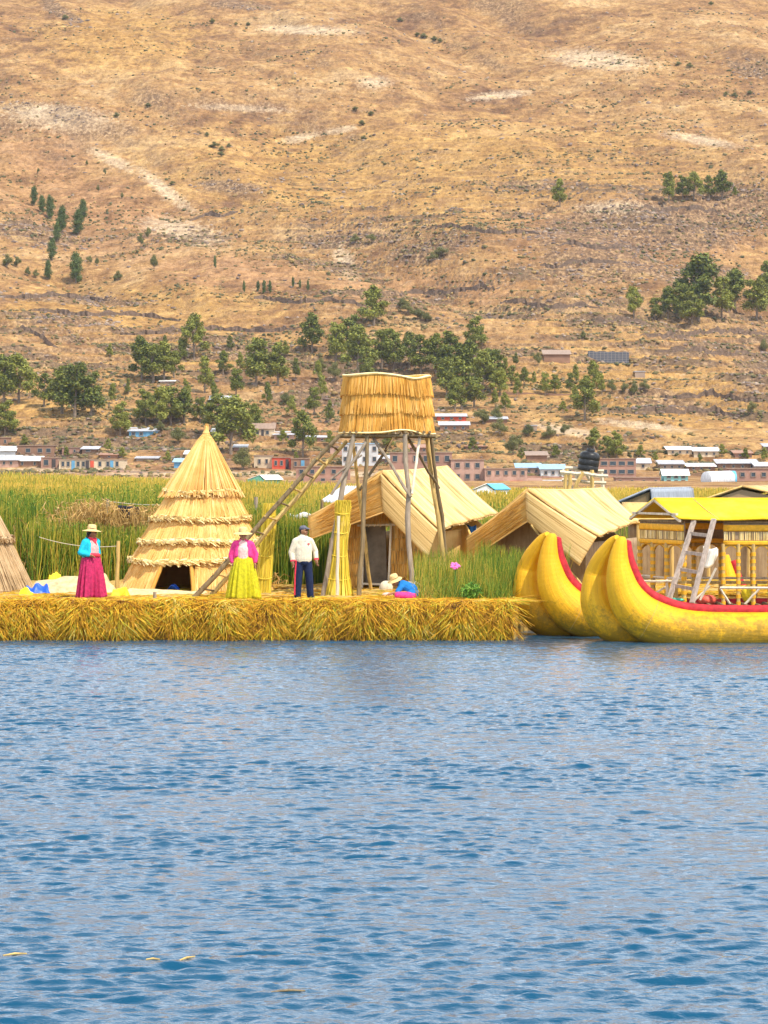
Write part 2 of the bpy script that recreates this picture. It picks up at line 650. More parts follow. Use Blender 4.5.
def blob(px, py, rx, ry, ang=0):
    a = math.radians(ang)
    dx, dy = PX - px, PY - py
    u = (dx * math.cos(a) + dy * math.sin(a)) / rx
    v = (-dx * math.sin(a) + dy * math.cos(a)) / ry
    return np.clip(1.3 - np.sqrt(u * u + v * v), 0, 1)


pale = np.zeros_like(XX)
for b_ in [(185, 232, 52, 14, 12), (165, 190, 45, 8, 38), (112, 160, 34, 7, 25), (300, 138, 26, 5, -12), (340, 130, 22, 4, -10), (240, 108, 60, 4, 3),
           (60, 118, 70, 16, 6), (375, 82, 20, 8, 0), (500, 95, 40, 5, -6), (600, 60, 60, 12, 5), (345, 262, 12, 24, -30), (620, 208, 50, 8, 0),
           (310, 30, 60, 6, 2), (700, 140, 45, 6, 10), (60, 470, 90, 4, 0), (330, 474, 300, 3.5, 0), (565, 430, 40, 6, 10), (640, 425, 60, 5, 6)]:
    pale = np.maximum(pale, blob(*b_))
rocky = np.zeros_like(XX)
for b_ in [(228, 187, 42, 7, 4), (50, 112, 50, 10, 5), (640, 230, 130, 34, -3), (600, 265, 90, 22, 0), (730, 205, 60, 22, -8), (345, 240, 70, 9, -4),
           (430, 250, 50, 14, -10), (540, 185, 50, 7, 0), (750, 70, 26, 9, 14), (240, 5, 40, 6, 5), (60, 12, 30, 8, 30), (755, 375, 22, 22, 0), (600, 322, 40, 6, 0),
           (660, 400, 70, 12, 12), (330, 385, 60, 10, -4), (30, 235, 60, 12, 10), (80, 300, 100, 6, 3), (60, 320, 60, 7, 4), (250, 350, 60, 6, 0), (700, 275, 60, 14, 0)]:
    rocky = np.maximum(rocky, blob(*b_))
pink = np.zeros_like(XX)
for b_ in [(90, 215, 130, 55, 12), (230, 270, 110, 22, 4), (640, 230, 160, 45, 0), (40, 150, 70, 35, 10), (420, 290, 130, 20, 0), (150, 470, 200, 10, 0), (330, 420, 70, 20, 0)]:
    pink = np.maximum(pink, blob(*b_))
gold = np.zeros_like(XX)
for b_ in [(420, 170, 330, 60, 0), (640, 390, 180, 60, 6), (130, 310, 170, 30, 0), (200, 350, 140, 20, 0), (640, 330, 130, 18, 0), (470, 440, 120, 14, 0), (60, 400, 100, 30, 0), (120, 40, 100, 40, 0)]:
    gold = np.maximum(gold, blob(*b_))

ny, nx = XX.shape
V = np.stack([XX, DD - 70, ZZ], -1).reshape(-1, 3)
idx = np.arange(ny * nx).reshape(ny, nx)
Fc = np.stack([idx[:-1, :-1], idx[:-1, 1:], idx[1:, 1:], idx[1:, :-1]], -1).reshape(-1, 4)
mg, nt, bs = new_mat('hillside_soil', 0.95, 0.1)
tc = _n(nt, 'ShaderNodeTexCoord')
at = _n(nt, 'ShaderNodeVertexColor', layer_name='soil')
sp = _n(nt, 'ShaderNodeSeparateColor')
nt.links.new(at.outputs[0], sp.inputs[0])
ob = tc.outputs['Object']
n1 = noise(nt, ob, 0.02, 6, 0.65, (1, 1.6, 1))
n2 = noise(nt, ob, 0.13, 6, 0.7, (1, 0.7, 1))
n3 = noise(nt, ob, 0.9, 4, 0.7, (1, 0.6, 1))
nA = cmath(nt, 'ADD', cmath(nt, 'MULTIPLY', n1, 0.5), cmath(nt, 'MULTIPLY', n2, 0.5))
r1 = ramp(nt, [(0.38, (0.14, 0.07, 0.035)), (0.46, (0.27, 0.145, 0.06)), (0.53, (0.37, 0.215, 0.085)), (0.60, (0.46, 0.30, 0.145))])
nt.links.new(nA, r1.inputs[0])


def edge(att, nz, lo=0.35, hi=0.75, amp=1.1):
    s_ = cmath(nt, 'ADD', att, cmath(nt, 'MULTIPLY', cmath(nt, 'SUBTRACT', nz, 0.5), amp))
    rr = ramp(nt, [(lo, (0, 0, 0)), (hi, (1, 1, 1))])
    nt.links.new(s_, rr.inputs[0])
    return rr.outputs[0]


c = r1.outputs[0]
rg = ramp(nt, [(0.35, (0.32, 0.17, 0.045)), (0.6, (0.49, 0.29, 0.085))])
nt.links.new(n2, rg.inputs[0])
at2 = _n(nt, 'ShaderNodeVertexColor', layer_name='soil_b')
sp2 = _n(nt, 'ShaderNodeSeparateColor')
nt.links.new(at2.outputs[0], sp2.inputs[0])
c = mixc(nt, cmath(nt, 'MULTIPLY', edge(sp2.outputs[0], n2, 0.3, 0.8, 1.6), 0.6), c, rg.outputs[0])
rp = ramp(nt, [(0.35, (0.20, 0.10, 0.045)), (0.6, (0.41, 0.225, 0.11))])
nt.links.new(n2, rp.inputs[0])
c = mixc(nt, cmath(nt, 'MULTIPLY', edge(sp.outputs[2], n2, 0.3, 0.8, 1.4), 0.7), c, rp.outputs[0])
rr_ = ramp(nt, [(0.38, (0.075, 0.045, 0.032)), (0.5, (0.18, 0.11, 0.065)), (0.62, (0.40, 0.26, 0.14))])
nt.links.new(n3, rr_.inputs[0])
c = mixc(nt, cmath(nt, 'MULTIPLY', edge(sp.outputs[1], n2, 0.38, 0.62, 2.0), 0.85), c, rr_.outputs[0])
c = mixc(nt, cmath(nt, 'MULTIPLY', edge(sp.outputs[0], n3, 0.30, 0.85, 2.0), 0.72), c, (0.56, 0.44, 0.30))
# dry furrows and weedy terrace edges running along the slope
nf = noise(nt, ob, 1.0, 6, 0.72, (0.09, 0.16, 0.3))
ff1 = ramp(nt, [(0.50, (0, 0, 0)), (0.60, (1, 1, 1))])
nt.links.new(nf, ff1.inputs[0])
c = mixc(nt, cmath(nt, 'MULTIPLY', ff1.outputs[0], 0.38), c, (0.20, 0.115, 0.07))
nf2 = noise(nt, ob, 1.0, 6, 0.72, (0.10, 0.20, 0.3), (0, 0, 0.06))
ff2 = ramp(nt, [(0.56, (0, 0, 0)), (0.64, (1, 1, 1))])
nt.links.new(nf2, ff2.inputs[0])
c = mixc(nt, cmath(nt, 'MULTIPLY', ff2.outputs[0], 0.4), c, (0.55, 0.36, 0.14))
nme = noise(nt, ob, 1.1, 4, 0.7, (0.8, 0.8, 1))
c = mixc(nt, cmath(nt, 'MULTIPLY', edge(sp2.outputs[1], nme, 0.35, 0.65, 1.5), 0.88), c, (0.125, 0.085, 0.055))
# coarse mottling, tussock by tussock
nmt = noise(nt, ob, 0.5, 6, 0.85, (1, 0.55, 1))
rmt = ramp(nt, [(0.36, (0.42, 0.38, 0.36)), (0.47, (0.85, 0.83, 0.80)), (0.55, (1.05, 1.04, 1.02)), (0.66, (1.45, 1.42, 1.38))])
nt.links.new(nmt, rmt.inputs[0])
c = mixc(nt, 1.0, c, rmt.outputs[0], 'MULTIPLY')
# pale bare flecks and dark tussocks everywhere
fl = ramp(nt, [(0.60, (0, 0, 0)), (0.72, (1, 1, 1))])
nt.links.new(noise(nt, ob, 0.3, 6, 0.8, (0.8, 0.6, 1)), fl.inputs[0])
c = mixc(nt, cmath(nt, 'MULTIPLY', fl.outputs[0], 0.55), c, (0.54, 0.41, 0.27))
fd = ramp(nt, [(0.57, (0, 0, 0)), (0.68, (1, 1, 1))])
nt.links.new(noise(nt, ob, 0.8, 5, 0.75, (1, 0.6, 1)), fd.inputs[0])
c = mixc(nt, cmath(nt, 'MULTIPLY', fd.outputs[0], 0.5), c, (0.17, 0.11, 0.055))
# steep terrace risers are bare stone
ge = _n(nt, 'ShaderNodeNewGeometry')
sx = _n(nt, 'ShaderNodeSeparateXYZ')
nt.links.new(ge.outputs['Normal'], sx.inputs[0])
rs = ramp(nt, [(0.74, (1, 1, 1)), (0.88, (0, 0, 0))])
nt.links.new(sx.outputs[2], rs.inputs[0])
c = mixc(nt, cmath(nt, 'MULTIPLY', rs.outputs[0], 0.8), c, rr_.outputs[0])
nt.links.new(c, bs.inputs['Base Color'])
hh = cmath(nt, 'ADD', n3, cmath(nt, 'MULTIPLY', n2, 2.0))
bump(nt, bs, hh, 0.7, 0.8)
hill = np_mesh('hillside', V, Fc, mg)
tag(hill, kind='structure')
for nm, ch in (('soil', (pale, rocky, pink)), ('soil_b', (gold, EDGE, gold * 0))):
    ca = hill.data.color_attributes.new(nm, 'FLOAT_COLOR', 'POINT')
    arr = np.stack([c_.ravel() for c_ in ch] + [np.ones(V.shape[0])], -1).astype(np.float32)
    ca.data.foreach_set('color', arr.ravel())

# ------------------------------------------------------------------ lake
wx = np.concatenate([-np.geomspace(4000, 14, 22), np.arange(-12.8, 12.81, 0.04), np.geomspace(14, 4000, 22)])
wd = np.concatenate([[-2500, -600, -100, -20, 0, 8], np.concatenate([np.arange(13, 40, 0.028), np.arange(40, 76, 0.036)]), np.geomspace(80, 600, 24)])
WX, WD = np.meshgrid(wx, wd)
WZ = np.zeros_like(WX)
wr = np.random.default_rng(3)
inner = (sstep(13.6, 12.6, np.abs(WX)) if False else (1 - sstep(12.2, 12.8, np.abs(WX)))) * sstep(13, 14.5, WD) * (1 - sstep(73, 75.8, WD))
warp = 0.5 * fbm(WX / 3.1, WD / 3.1, 2, 70)
for k in range(100):
    lam = 0.13 * (1.0 / 0.13) ** (wr.random() ** 2.2)
    th = math.radians(90 + wr.normal(6, 24))
    amp = 0.0042 * lam ** 0.95 * wr.uniform(0.5, 1.3)
    kx, ky = math.cos(th) * 2 * math.pi / lam, math.sin(th) * 2 * math.pi / lam
    p = kx * WX + ky * WD + wr.uniform(0, 6.28) + warp * (0.6 + 0.08 / lam)
    WZ += amp * (np.sin(p) + 0.25 * np.sin(2 * p + 0.6))
gust = 0.75 + 0.5 * sstep(-0.3, 0.4, fbm(WX / 9, WD / 4, 3, 77))
WZ *= inner * gust * (1 - 0.35 * sstep(67.3, 69.3, WD)) * (1 - 0.35 * sstep(66.3, 68.0, WD) * sstep(2.4, 3.4, WX))
V = np.stack([WX, WD - 70, WZ], -1).reshape(-1, 3)
ny, nx = WX.shape
idx = np.arange(ny * nx).reshape(ny, nx)
Fc = np.stack([idx[:-1, :-1], idx[:-1, 1:], idx[1:, 1:], idx[1:, :-1]], -1).reshape(-1, 4)
mw, nt, bs = new_mat('lake_water', 0.06, 0.5)
bs.inputs['Base Color'].default_value = (0.006, 0.062, 0.125, 1)
bs.inputs['IOR'].default_value = 1.33
tc = _n(nt, 'ShaderNodeTexCoord')
w1 = noise(nt, tc.outputs['Object'], 10.0, 4, 0.65, (0.6, 1, 1))
bump(nt, bs, w1, 0.55, 0.03)
water = np_mesh('lake_water', V, Fc, mw)
tag(water, kind='structure')

# ------------------------------------------------------------------ floating reed island
GZ = 0.85


def front(x):
    """front edge of the island as Y; it steps back where the boats are moored"""
    return 0.0 + 3.8 * sstep(2.85, 3.35, x) + 0.10 * np.sin(x * 2.3) + 0.06 * np.sin(x * 5.9 + 1)


def island_top(u, v):
    x = -12 + 26 * u
    fy = float(front(np.array(x)))
    y = fy + 0.32 + (16 - fy) * v ** 1.4
    z = GZ + 0.05 * math.sin(x * 3.1 + y * 2) * math.cos(y * 2.7) + 0.02 * math.sin(x * 13 + y * 7) - 0.1 * (1 - min(1, v * 6))
    return Vector((x, y, z))


mb = MB()
mb.surf(island_top, 260, 40, 26, 16)


def island_side(u, v):
    x = -12 + 26 * u
    fy = float(front(np.array(x)))
    a = v * math.pi / 2
    return Vector((x, fy + 0.32 - 0.30 * math.sin(a) ** 0.8 + 0.03 * math.sin(x * 17), (GZ - 0.13) * math.cos(a) ** 0.9 - 0.25 * v))


mb.surf(island_side, 260, 8, 26, 1)
isl = mb.build('reed_island_ground', M_island)
tag(isl, kind='structure')

# drooping cut reeds over the bank
n = 17000
cx = rng.uniform(-11.5, 2.8, n)
cl = vnoise(cx * 2.2, cx * 0 + 3.3, 4)
clump = vnoise(cx * 5.1, cx * 0, 8)
y0 = front(cx) + rng.uniform(0.15, 0.75, n)
z0 = GZ + 0.02 + rng.uniform(-0.08, 0.02, n) + 0.04 * cl
lean = rng.normal(0.04, 0.30, n) + 0.22 * clump
drop = rng.uniform(0.15, 1.0, n) ** 0.8 * 0.5
lay = np.where(rng.uniform(0, 1, n) < 0.35, 0.0, rng.uniform(0, 0.62, n))       # stalks start in matted layers down the face
z0 = z0 - lay * (0.9 + 0.2 * cl) - np.where(lay < 0.04, rng.uniform(0, 0.12, n), 0)
y0 = np.where(lay > 0.04, front(cx) + 0.10 + rng.uniform(-0.08, 0.12, n), y0)
drop = np.where(lay < 0.04, drop, drop * 0.9)
P0 = np.stack([cx, y0, z0], -1)
P1 = np.stack([cx + lean * (0.4 + drop), front(cx) - rng.uniform(0.02, 0.26, n) * (0.5 + 0.8 * drop) + 0.04 * clump, z0 - drop * 0.86 - 0.02], -1)
bend = np.stack([np.zeros(n), -0.06 - rng.uniform(0, 0.12, n), np.where(lay < 0.04, rng.uniform(-0.03, 0.04, n), rng.uniform(0.0, 0.10, n))], -1)
low = 0.06 * fbm(cx * 0.7, cx * 0, 2, 91)
P0[:, 2] += low - 0.03
P1[:, 2] += low - 0.02
V1, F1 = stalks(P0, P1, rng.uniform(0.012, 0.03, n), rng.uniform(0.006, 0.014, n), bend, 4)
# litter lying on top
n = 9000
cx = rng.uniform(-11.5, 13, n)
ff = front(cx)
y0 = ff + 0.25 + rng.uniform(0, 1, n) ** 1.8 * 9
an = rng.normal(0, 0.7, n)
L = rng.uniform(0.25, 0.9, n)
P0 = np.stack([cx, y0, GZ + rng.uniform(-0.04, 0.03, n)], -1)
P1 = P0 + np.stack([np.cos(an) * L, np.sin(an) * L * 0.5, rng.uniform(-0.06, 0.04, n)], -1)
V2, F2 = stalks(P0, P1, rng.uniform(0.012, 0.028, n), None, np.stack([np.zeros(n), np.zeros(n), rng.uniform(0, 0.035, n)], -1), 2)
# short green and brown sprigs standing out of the lip
n = 1500
cx = rng.uniform(-11.5, 2.9, n)
P0 = np.stack([cx, front(cx) + rng.uniform(0.0, 0.7, n), GZ - 0.16 + rng.uniform(-0.3, 0.08, n)], -1)
P1 = P0 + np.stack([rng.normal(0, 0.14, n), rng.uniform(-0.25, 0.1, n), rng.uniform(0.05, 0.28, n)], -1)
V3, F3 = stalks(P0, P1, 0.018, 0.006, None, 2)
# loose bent stalks rolling over the lip, so that it has no hard edge
n = 6500
cx = rng.uniform(-11.5, 2.85, n)
up_ = 0.07 * np.clip(fbm(cx * 1.3, cx * 0 + 2, 3, 95) + 0.3, 0, 1)
P0 = np.stack([cx, front(cx) + rng.uniform(0.25, 0.95, n), GZ - 0.04 + rng.uniform(0, 0.05, n) + up_], -1)
P1 = P0 + np.stack([rng.normal(0.03, 0.25, n), -rng.uniform(0.15, 0.75, n), np.zeros(n)], -1)
P1[:, 1] = np.maximum(P1[:, 1], front(cx) - 0.12)
P1[:, 2] = GZ - 0.05 - rng.uniform(0.0, 0.30, n) * sstep(0.35, -0.1, P1[:, 1] - front(cx)) + up_ * 0.5
V5, F5 = stalks(P0, P1, rng.uniform(0.012, 0.028, n), 0.01, np.stack([np.zeros(n), np.zeros(n), rng.uniform(0.0, 0.07, n)], -1), 3)
# brown beard above the waterline
n = 3500
cx = rng.uniform(-11.5, 2.9, n)
P0 = np.stack([cx, front(cx) - 0.02 + rng.uniform(-0.1, 0.15, n), rng.uniform(0.15, 0.5, n)], -1)
P1 = P0 + np.stack([rng.normal(0, 0.14, n), rng.uniform(-0.15, 0.0, n), -rng.uniform(0.15, 0.5, n)], -1)
V4, F4 = stalks(P0, P1, 0.022, 0.01, None, 2)
allV, allF, o = [], [], 0
for v_, f_ in ((V1, F1), (V2, F2), (V3, F3), (V4, F4), (V5, F5)):
    allV.append(v_)
    allF.append(f_ + o)
    o += len(v_)
bank = np_mesh('cut_reeds', np.concatenate(allV), np.concatenate(allF), M_bank, False)
tag(bank, kind='stuff')


# ------------------------------------------------------------------ standing reeds
def reeds(name, regs, mat, seed=0):
    allV, allF, o = [], [], 0
    for (n, fx, zb, zt0, zt1, w0, w1, lean, tuft) in regs:
        x, d = fx(n)
        nn = fbm(x / 1.7, d / 1.7, 2, 90 + seed)
        L = (zt0 + (zt1 - zt0) * rng.uniform(0, 1, n) ** 0.7) * (1 + 0.16 * nn)
        P0 = np.stack([x, d - 70, np.full(n, zb)], -1)
        P1 = P0 + np.stack([rng.normal(0.05, lean, n), rng.normal(0, lean, n), L - zb], -1)
        bd = np.stack([rng.normal(0, 0.05, n), rng.normal(0, 0.05, n), np.zeros(n)], -1)
        v, f = stalks(P0, P1, rng.uniform(w0, w1, n), rng.uniform(w0, w1, n) * 0.25, bd, 2)
        allV.append(v)
        allF.append(f + o)
        o += len(v)
        if tuft:
            k = int(n * tuft)
            s_ = rng.integers(0, n, k)
            Q = P1[s_]
            Q1 = Q + np.stack([rng.normal(0.0, 0.10, k), rng.normal(0, 0.1, k), -rng.uniform(-0.05, 0.28, k)], -1)
            v, f = stalks(Q, Q1, 0.03, 0.01, None, 1)
            allV.append(v)
            allF.append(f + o)
            o += len(v)
    ob_ = np_mesh(name, np.concatenate(allV), np.concatenate(allF), mat, False)
    tag(ob_, kind='stuff')
    return ob_


def rect(px0, px1, d0, d1):
    def f(n):
        d = rng.uniform(d0, d1, n)
        x = ((px0 - 384) + (px1 - px0) * rng.uniform(0, 1, n)) * d / F
        return x, d
    return f


reeds('green_reeds', [
    (21000, rect(-90, 175, 85.0, 100), 0.1, 1.6, 3.1, 0.02, 0.045, 0.16, 0.25),
    (2600, rect(30, 160, 82.8, 84.2), 0.6, 1.4, 2.35, 0.02, 0.04, 0.16, 0.1),
    (5200, rect(205, 350, 80.5, 84), 0.1, 2.0, 2.75, 0.02, 0.045, 0.13, 0.15),
    (7000, rect(225, 560, 84, 100), 0.1, 1.8, 2.7, 0.02, 0.045, 0.15, 0.2),
    (3400, rect(414, 540, 72.2, 76.6), 0.7, 1.1, 1.85, 0.014, 0.028, 0.12, 0.0),
    (1500, rect(478, 560, 74.8, 76.6), 0.7, 1.5, 2.15, 0.014, 0.028, 0.12, 0.0),
    (900, rect(418, 508, 71.2, 72.6), 0.7, 0.9, 1.35, 0.014, 0.028, 0.14, 0.0),
    (5000, rect(560, 900, 88, 104), 0.1, 1.7, 2.6, 0.02, 0.045, 0.15, 0.2),
], M_reed)


def far_top(px, d):
    zf = np.interp(px, [0, 130, 270, 500, 768], [2.75, 2.0, 1.45, 1.0, 1.0])
    return 2.5 + (zf - 2.5) * np.clip((d - 98) / (shore(px) - 98), 0, 1)


def farxy(n):
    u = rng.uniform(1 / 548, 1 / 98, n)
    d = 1 / u
    x = rng.uniform(-0.19, 0.19, n) * d
    k = d < shore(384 + x * F / d) - 4
    return x[k], d[k]


def farreeds():
    x, d = farxy(120000)
    n = len(x)
    w = 0.03 * d / 70
    nn = fbm(x / 6, d / 9, 3, 120)
    px = 384 + x * F / d
    L = far_top(px, d) - 0.2 + 0.75 * (rng.uniform(0, 1, n) ** 0.7 - 0.7) + 0.25 * nn
    P0 = np.stack([x, d - 70, np.full(n, 0.2)], -1)
    P1 = P0 + np.stack([rng.normal(0, 0.16, n), rng.normal(0, 0.16, n), L], -1)
    v, f = stalks(P0, P1, w * rng.uniform(0.8, 1.5, n), w * 0.4, None, 1)
    o_ = np_mesh('far_reed_beds', v, f, M_reedfar, False)
    tag(o_, kind='stuff')


farreeds()
# matted floor under the far reeds
gx = np.linspace(-160, 160, 120)
gd = np.concatenate([[98, 101], np.linspace(104, 548, 120), [553]])
GX, GD = np.meshgrid(gx, gd)
_px = 384 + GX * F / GD
GZZ = far_top(_px, GD) - 1.0 + 0.25 * fbm(GX / 5, GD / 8, 3, 130)
GZZ = np.where(GD > shore(_px) - 4, -0.4, GZZ)
GZZ[0, :] = -0.4
GZZ[-1, :] = -0.4
V = np.stack([GX, GD - 70, GZZ], -1).reshape(-1, 3)
ny, nx = GX.shape
idx = np.arange(ny * nx).reshape(ny, nx)
Fc = np.stack([idx[:-1, :-1], idx[:-1, 1:], idx[1:, 1:], idx[1:, :-1]], -1).reshape(-1, 4)
M_marsh = plain('marsh_floor', (0.24, 0.21, 0.04), 0.95, 0.5, 0.6, sc=(0.5, 1, 1))
marsh = np_mesh('marsh_ground', V, Fc, M_marsh)
tag(marsh, kind='structure')

# dry clump of broken reeds behind the left post
reeds('dry_reeds', [
    (650, rect(72, 150, 84.2, 85.0), 0.8, 2.2, 2.8, 0.02, 0.04, 0.35, 1.6),
    (160, rect(20, 160, 84.8, 85.2), 1.0, 1.8, 2.7, 0.02, 0.04, 0.4, 1.0),
    (350, rect(225, 262, 79.5, 80.3), 0.6, 1.0, 1.3, 0.02, 0.03, 0.3, 0.6),
], M_dry, 3)


# ------------------------------------------------------------------ thatch tools
def skirt_stalks(n, f, h0, h1, w, mat, name, parent, droop=0.03, segs=2):
    """strands hung on a surface f(u,v)->Vector (v up) between rows"""
    P0, P1 = [], []
    for i in range(n):
        u = rng.uniform(0, 1)
        a = rng.uniform(h0 - 0.03, h0 + 0.05)
        b = rng.uniform(h1 - 0.02, h1 + 0.02)
        du = rng.normal(0, 0.003)
        P0.append(f(u, b))
        P1.append(f(u + du, a))
    P0 = np.array([tuple(p) for p in P0])
    P1 = np.array([tuple(p) for p in P1])
    return stalks(P0, P1, rng.uniform(w * 0.7, w * 1.3, n), rng.uniform(w * 0.4, w * 0.8, n), None, segs)


def cone_hut(cx, cy, z0, Rb, H, tiers, door, mats, label, apex=True, nst=520, part_door=None):
    stm, shell, rope = mats
    root = empty('cone_hut', (cx, cy, z0), label, 'reed hut')
    tops = [0.0] + tiers + [1.0]

    def rad(t):
        return Rb * ((1 - t) ** 0.85) + 0.05
    for k in range(len(tops) - 1):
        a, b = tops[k], tops[k + 1]
        mb = MB()
        last = k == len(tops) - 2

        def f(u, v, a=a, b=b, k=k, last=last):
            t = a + (b - a) * v
            r = rad(t) + (0.055 * (1 - v) if k > 0 else 0.0) - (0.06 if not last else 0)
            if last:
                r = rad(t) * (1 - 0.12 * math.sin(math.pi * v)) + 0.05 * (1 - v)
            an = 2 * math.pi * u
            r *= 1 + 0.012 * math.sin(an * 9 + k * 2) + 0.01 * math.sin(an * 23 + k)
            if not last and v < 0.02:
                r += 0.0
            return Vector((cx + r * math.sin(an), cy - r * math.cos(an), z0 + H * t))

        def fo(u, v, f=f, k=k):
            p = f(u, v)
            c_ = Vector((cx, cy, p.z))
            return c_ + (p - c_) * (1 + 0.0) + (p - c_).normalized() * (0.02 + 0.03 * (1 - v))
        # shell, left open at the doorway
        if k == 0 and door:
            u0, u1, td = door
            nu = 96
            mb.grid_hole(f, nu, 8, lambda um, vm: u0 < (um if um < 0.5 else um - 1) < u1 and vm * (b - a) <= td, True)
        else:
            mb.surf(f, 96, 6, 1, 1, True)
        th = mb.build('thatch_tier', shell, root)
        nn = int(nst * (rad((a + b) / 2) / Rb + 0.25))
        P0, P1 = [], []
        while len(P0) < nn:
            u = rng.uniform(0, 1)
            um_ = u if u < 0.5 else u - 1
            v1 = rng.uniform(0.86, 1.0)
            v0 = rng.uniform(-0.10, 0.06) if k > 0 else rng.uniform(0, 0.03)
            if rng.uniform() < 0.35:
                v0 = rng.uniform(0.0, 0.6)
            if k == 0 and door and u0 < um_ < u1 and v1 * (b - a) > 0:
                v0 = max(v0, td / (b - a) - rng.uniform(0, 0.06))
                if v0 >= v1 - 0.02:
                    continue
            P0.append(tuple(fo(u, v1)))
            P1.append(tuple(fo(u + rng.normal(0, 0.004), v0)))
        v_, f_ = stalks(np.array(P0), np.array(P1), rng.uniform(0.014, 0.028, nn), rng.uniform(0.01, 0.02, nn), None, 2)
        m2 = MB().arr(v_, f_)
        m2.build('thatch_stalks', stm, th, smooth=False)
        if not last:
            t = b
            r0 = rad(t) + 0.045
            P0, P1 = [], []
            nb = int(2 * math.pi * r0 / 0.04)
            for i in range(nb):
                an = 2 * math.pi * i / nb + rng.normal(0, 0.01)
                sag = 0.03 * math.sin(an * 3 + k * 2)
                for q in range(3):
                    rr0 = r0 + rng.uniform(0.0, 0.08)
                    zz = z0 + H * t + sag + rng.uniform(-0.05, 0.06)
                    a2 = an + rng.uniform(0.05, 0.11)
                    P0.append((cx + rr0 * math.sin(an), cy - rr0 * math.cos(an), zz))
                    rr1 = r0 + rng.uniform(0.0, 0.09)
                    P1.append((cx + rr1 * math.sin(a2), cy - rr1 * math.cos(a2), zz - rng.uniform(-0.02, 0.10)))
            v_, f_ = stalks(np.array(P0), np.array(P1), 0.035, 0.03, np.zeros((len(P0), 3)), 1)
            br = MB().arr(v_, f_)
            # straw tufts poking up out of the braid
            ring = [(cx + (r0 + 0.02) * math.sin(2 * math.pi * i / 48), cy - (r0 + 0.02) * math.cos(2 * math.pi * i / 48), z0 + H * t + 0.03 * math.sin(2 * math.pi * i / 16 + k * 2)) for i in range(49)]
            br.tube(ring, 0.05, 6, False)
            br.build('braided_ring', rope, root, smooth=False)
    if apex:
        m3 = MB()
        z1 = z0 + H
        prof = [(0.15, -0.48), (0.17, -0.34), (0.125, -0.29), (0.145, -0.22), (0.10, -0.16), (0.12, -0.10), (0.08, -0.04), (0.09, 0.02), (0.06, 0.09), (0.05, 0.18), (0.012, 0.22)]
        m3.lathe(prof, 14, (cx, cy, z1), 1, 1, lambda a, z: 1 + 0.06 * math.sin(a * 7 + z * 9))
        v_, f_ = stalks(np.array([(cx + 0.09 * math.cos(a), cy + 0.09 * math.sin(a), z1 - 0.35) for a in np.linspace(0, 6.28, 60)]),
                        np.array([(cx + rng.normal(0, .03), cy + rng.normal(0, .03), z1 + rng.uniform(0.1, 0.26)) for a in range(60)]), 0.025, 0.012, None, 2)
        m3.arr(v_, f_)
        m3.build('tied_tip', stm, root, smooth=False)
    return root


dC = 77.0
pc = W(195.5, 592, dC)
hutc = cone_hut(pc.x, pc.y, GZ - 0.02, 1.88, 3.86, [0.20, 0.323, 0.465, 0.63], (-0.085, 0.006, 0.185), (M_cone_st, M_thatch, M_rope_straw),
                'tall pale straw cone hut with four braided rings and a dark doorway', nst=2600)
def shear(root_, dx, z0_, H_):
    for o_ in root_.children_recursive:
        if o_.type == 'MESH':
            n_ = len(o_.data.vertices)
            a_ = np.empty(n_ * 3)
            o_.data.vertices.foreach_get('co', a_)
            a_ = a_.reshape(-1, 3)
            a_[:, 0] += dx * (a_[:, 2] - z0_) / H_
            o_.data.vertices.foreach_set('co', a_.ravel())
            o_.data.update()


shear(hutc, 0.26, GZ, 3.86)
# inside darkness is real depth: an inner floor mat and the jambs
mb = MB()


def jamb(u, z):
    an = 2 * math.pi * u
    r = 1.89 * (1 - z / 3.86) ** 0.93 + 0.02
    return Vector((pc.x + r * math.sin(an), pc.y - r * math.cos(an) - 0.02, GZ + z))


mb.tube([jamb(-0.085, 0), jamb(-0.080, 0.35), jamb(-0.073, 0.70)], 0.05, 7)
mb.tube([jamb(0.006, 0), jamb(0.003, 0.35), jamb(-0.001, 0.70)], 0.05, 7)
mb.tube([jamb(-0.076, 0.72), jamb(-0.04, 0.75), jamb(0.003, 0.71)], 0.05, 7)
mb.build('door_roll', M_thatch, hutc)
bl = MB()
bl.surf(lambda u, v: Vector((pc.x - 0.62 + 0.32 * u, pc.y - 1.3 + 0.35 * v, GZ + 0.04 + 0.15 * math.sin(u * 3.1) * (0.6 + 0.4 * math.sin(v * 9 + u * 5)))), 10, 10)
o = bl.build('plastic_bag', plain('blue_plastic', (0.02, 0.10, 0.55), 0.4, 0.2, 9), None, solid=0.01)
tag(o, 'crumpled blue bag just inside the dark doorway of the straw cone hut', 'bag')

pl = W(-62, 592, 76.5)
cone_hut(pl.x, pl.y, GZ - 0.02, 2.3, 4.4, [0.30, 0.62], None, (M_cone_old, M_wallb, M_cone_old),
         'brown old straw cone hut cut off by the left edge', apex=True, nst=1700)

# ------------------------------------------------------------------ watchtower
pb = 73.4
tw = empty('watchtower', W(385, 600, 74), 'reed watchtower, a golden basket on tall crooked poles above the island', 'watchtower')
zt = W(0, 436, 74).z


def bk(px, d, z=None):
    x = (px - 384) * d / F
    return Vector((x, d - 70, z if z is not None else GZ - 0.1))


# basket wall
zb0 = W(0, 433, 73.6).z
zb1 = W(0, 375, 73.6).z
bx0, bx1 = W(341.5, 0, 73.2).x, W(432.5, 0, 73.2).x
bcx, bcy = (bx0 + bx1) / 2, 4.35
hw = (bx1 - bx0) / 2


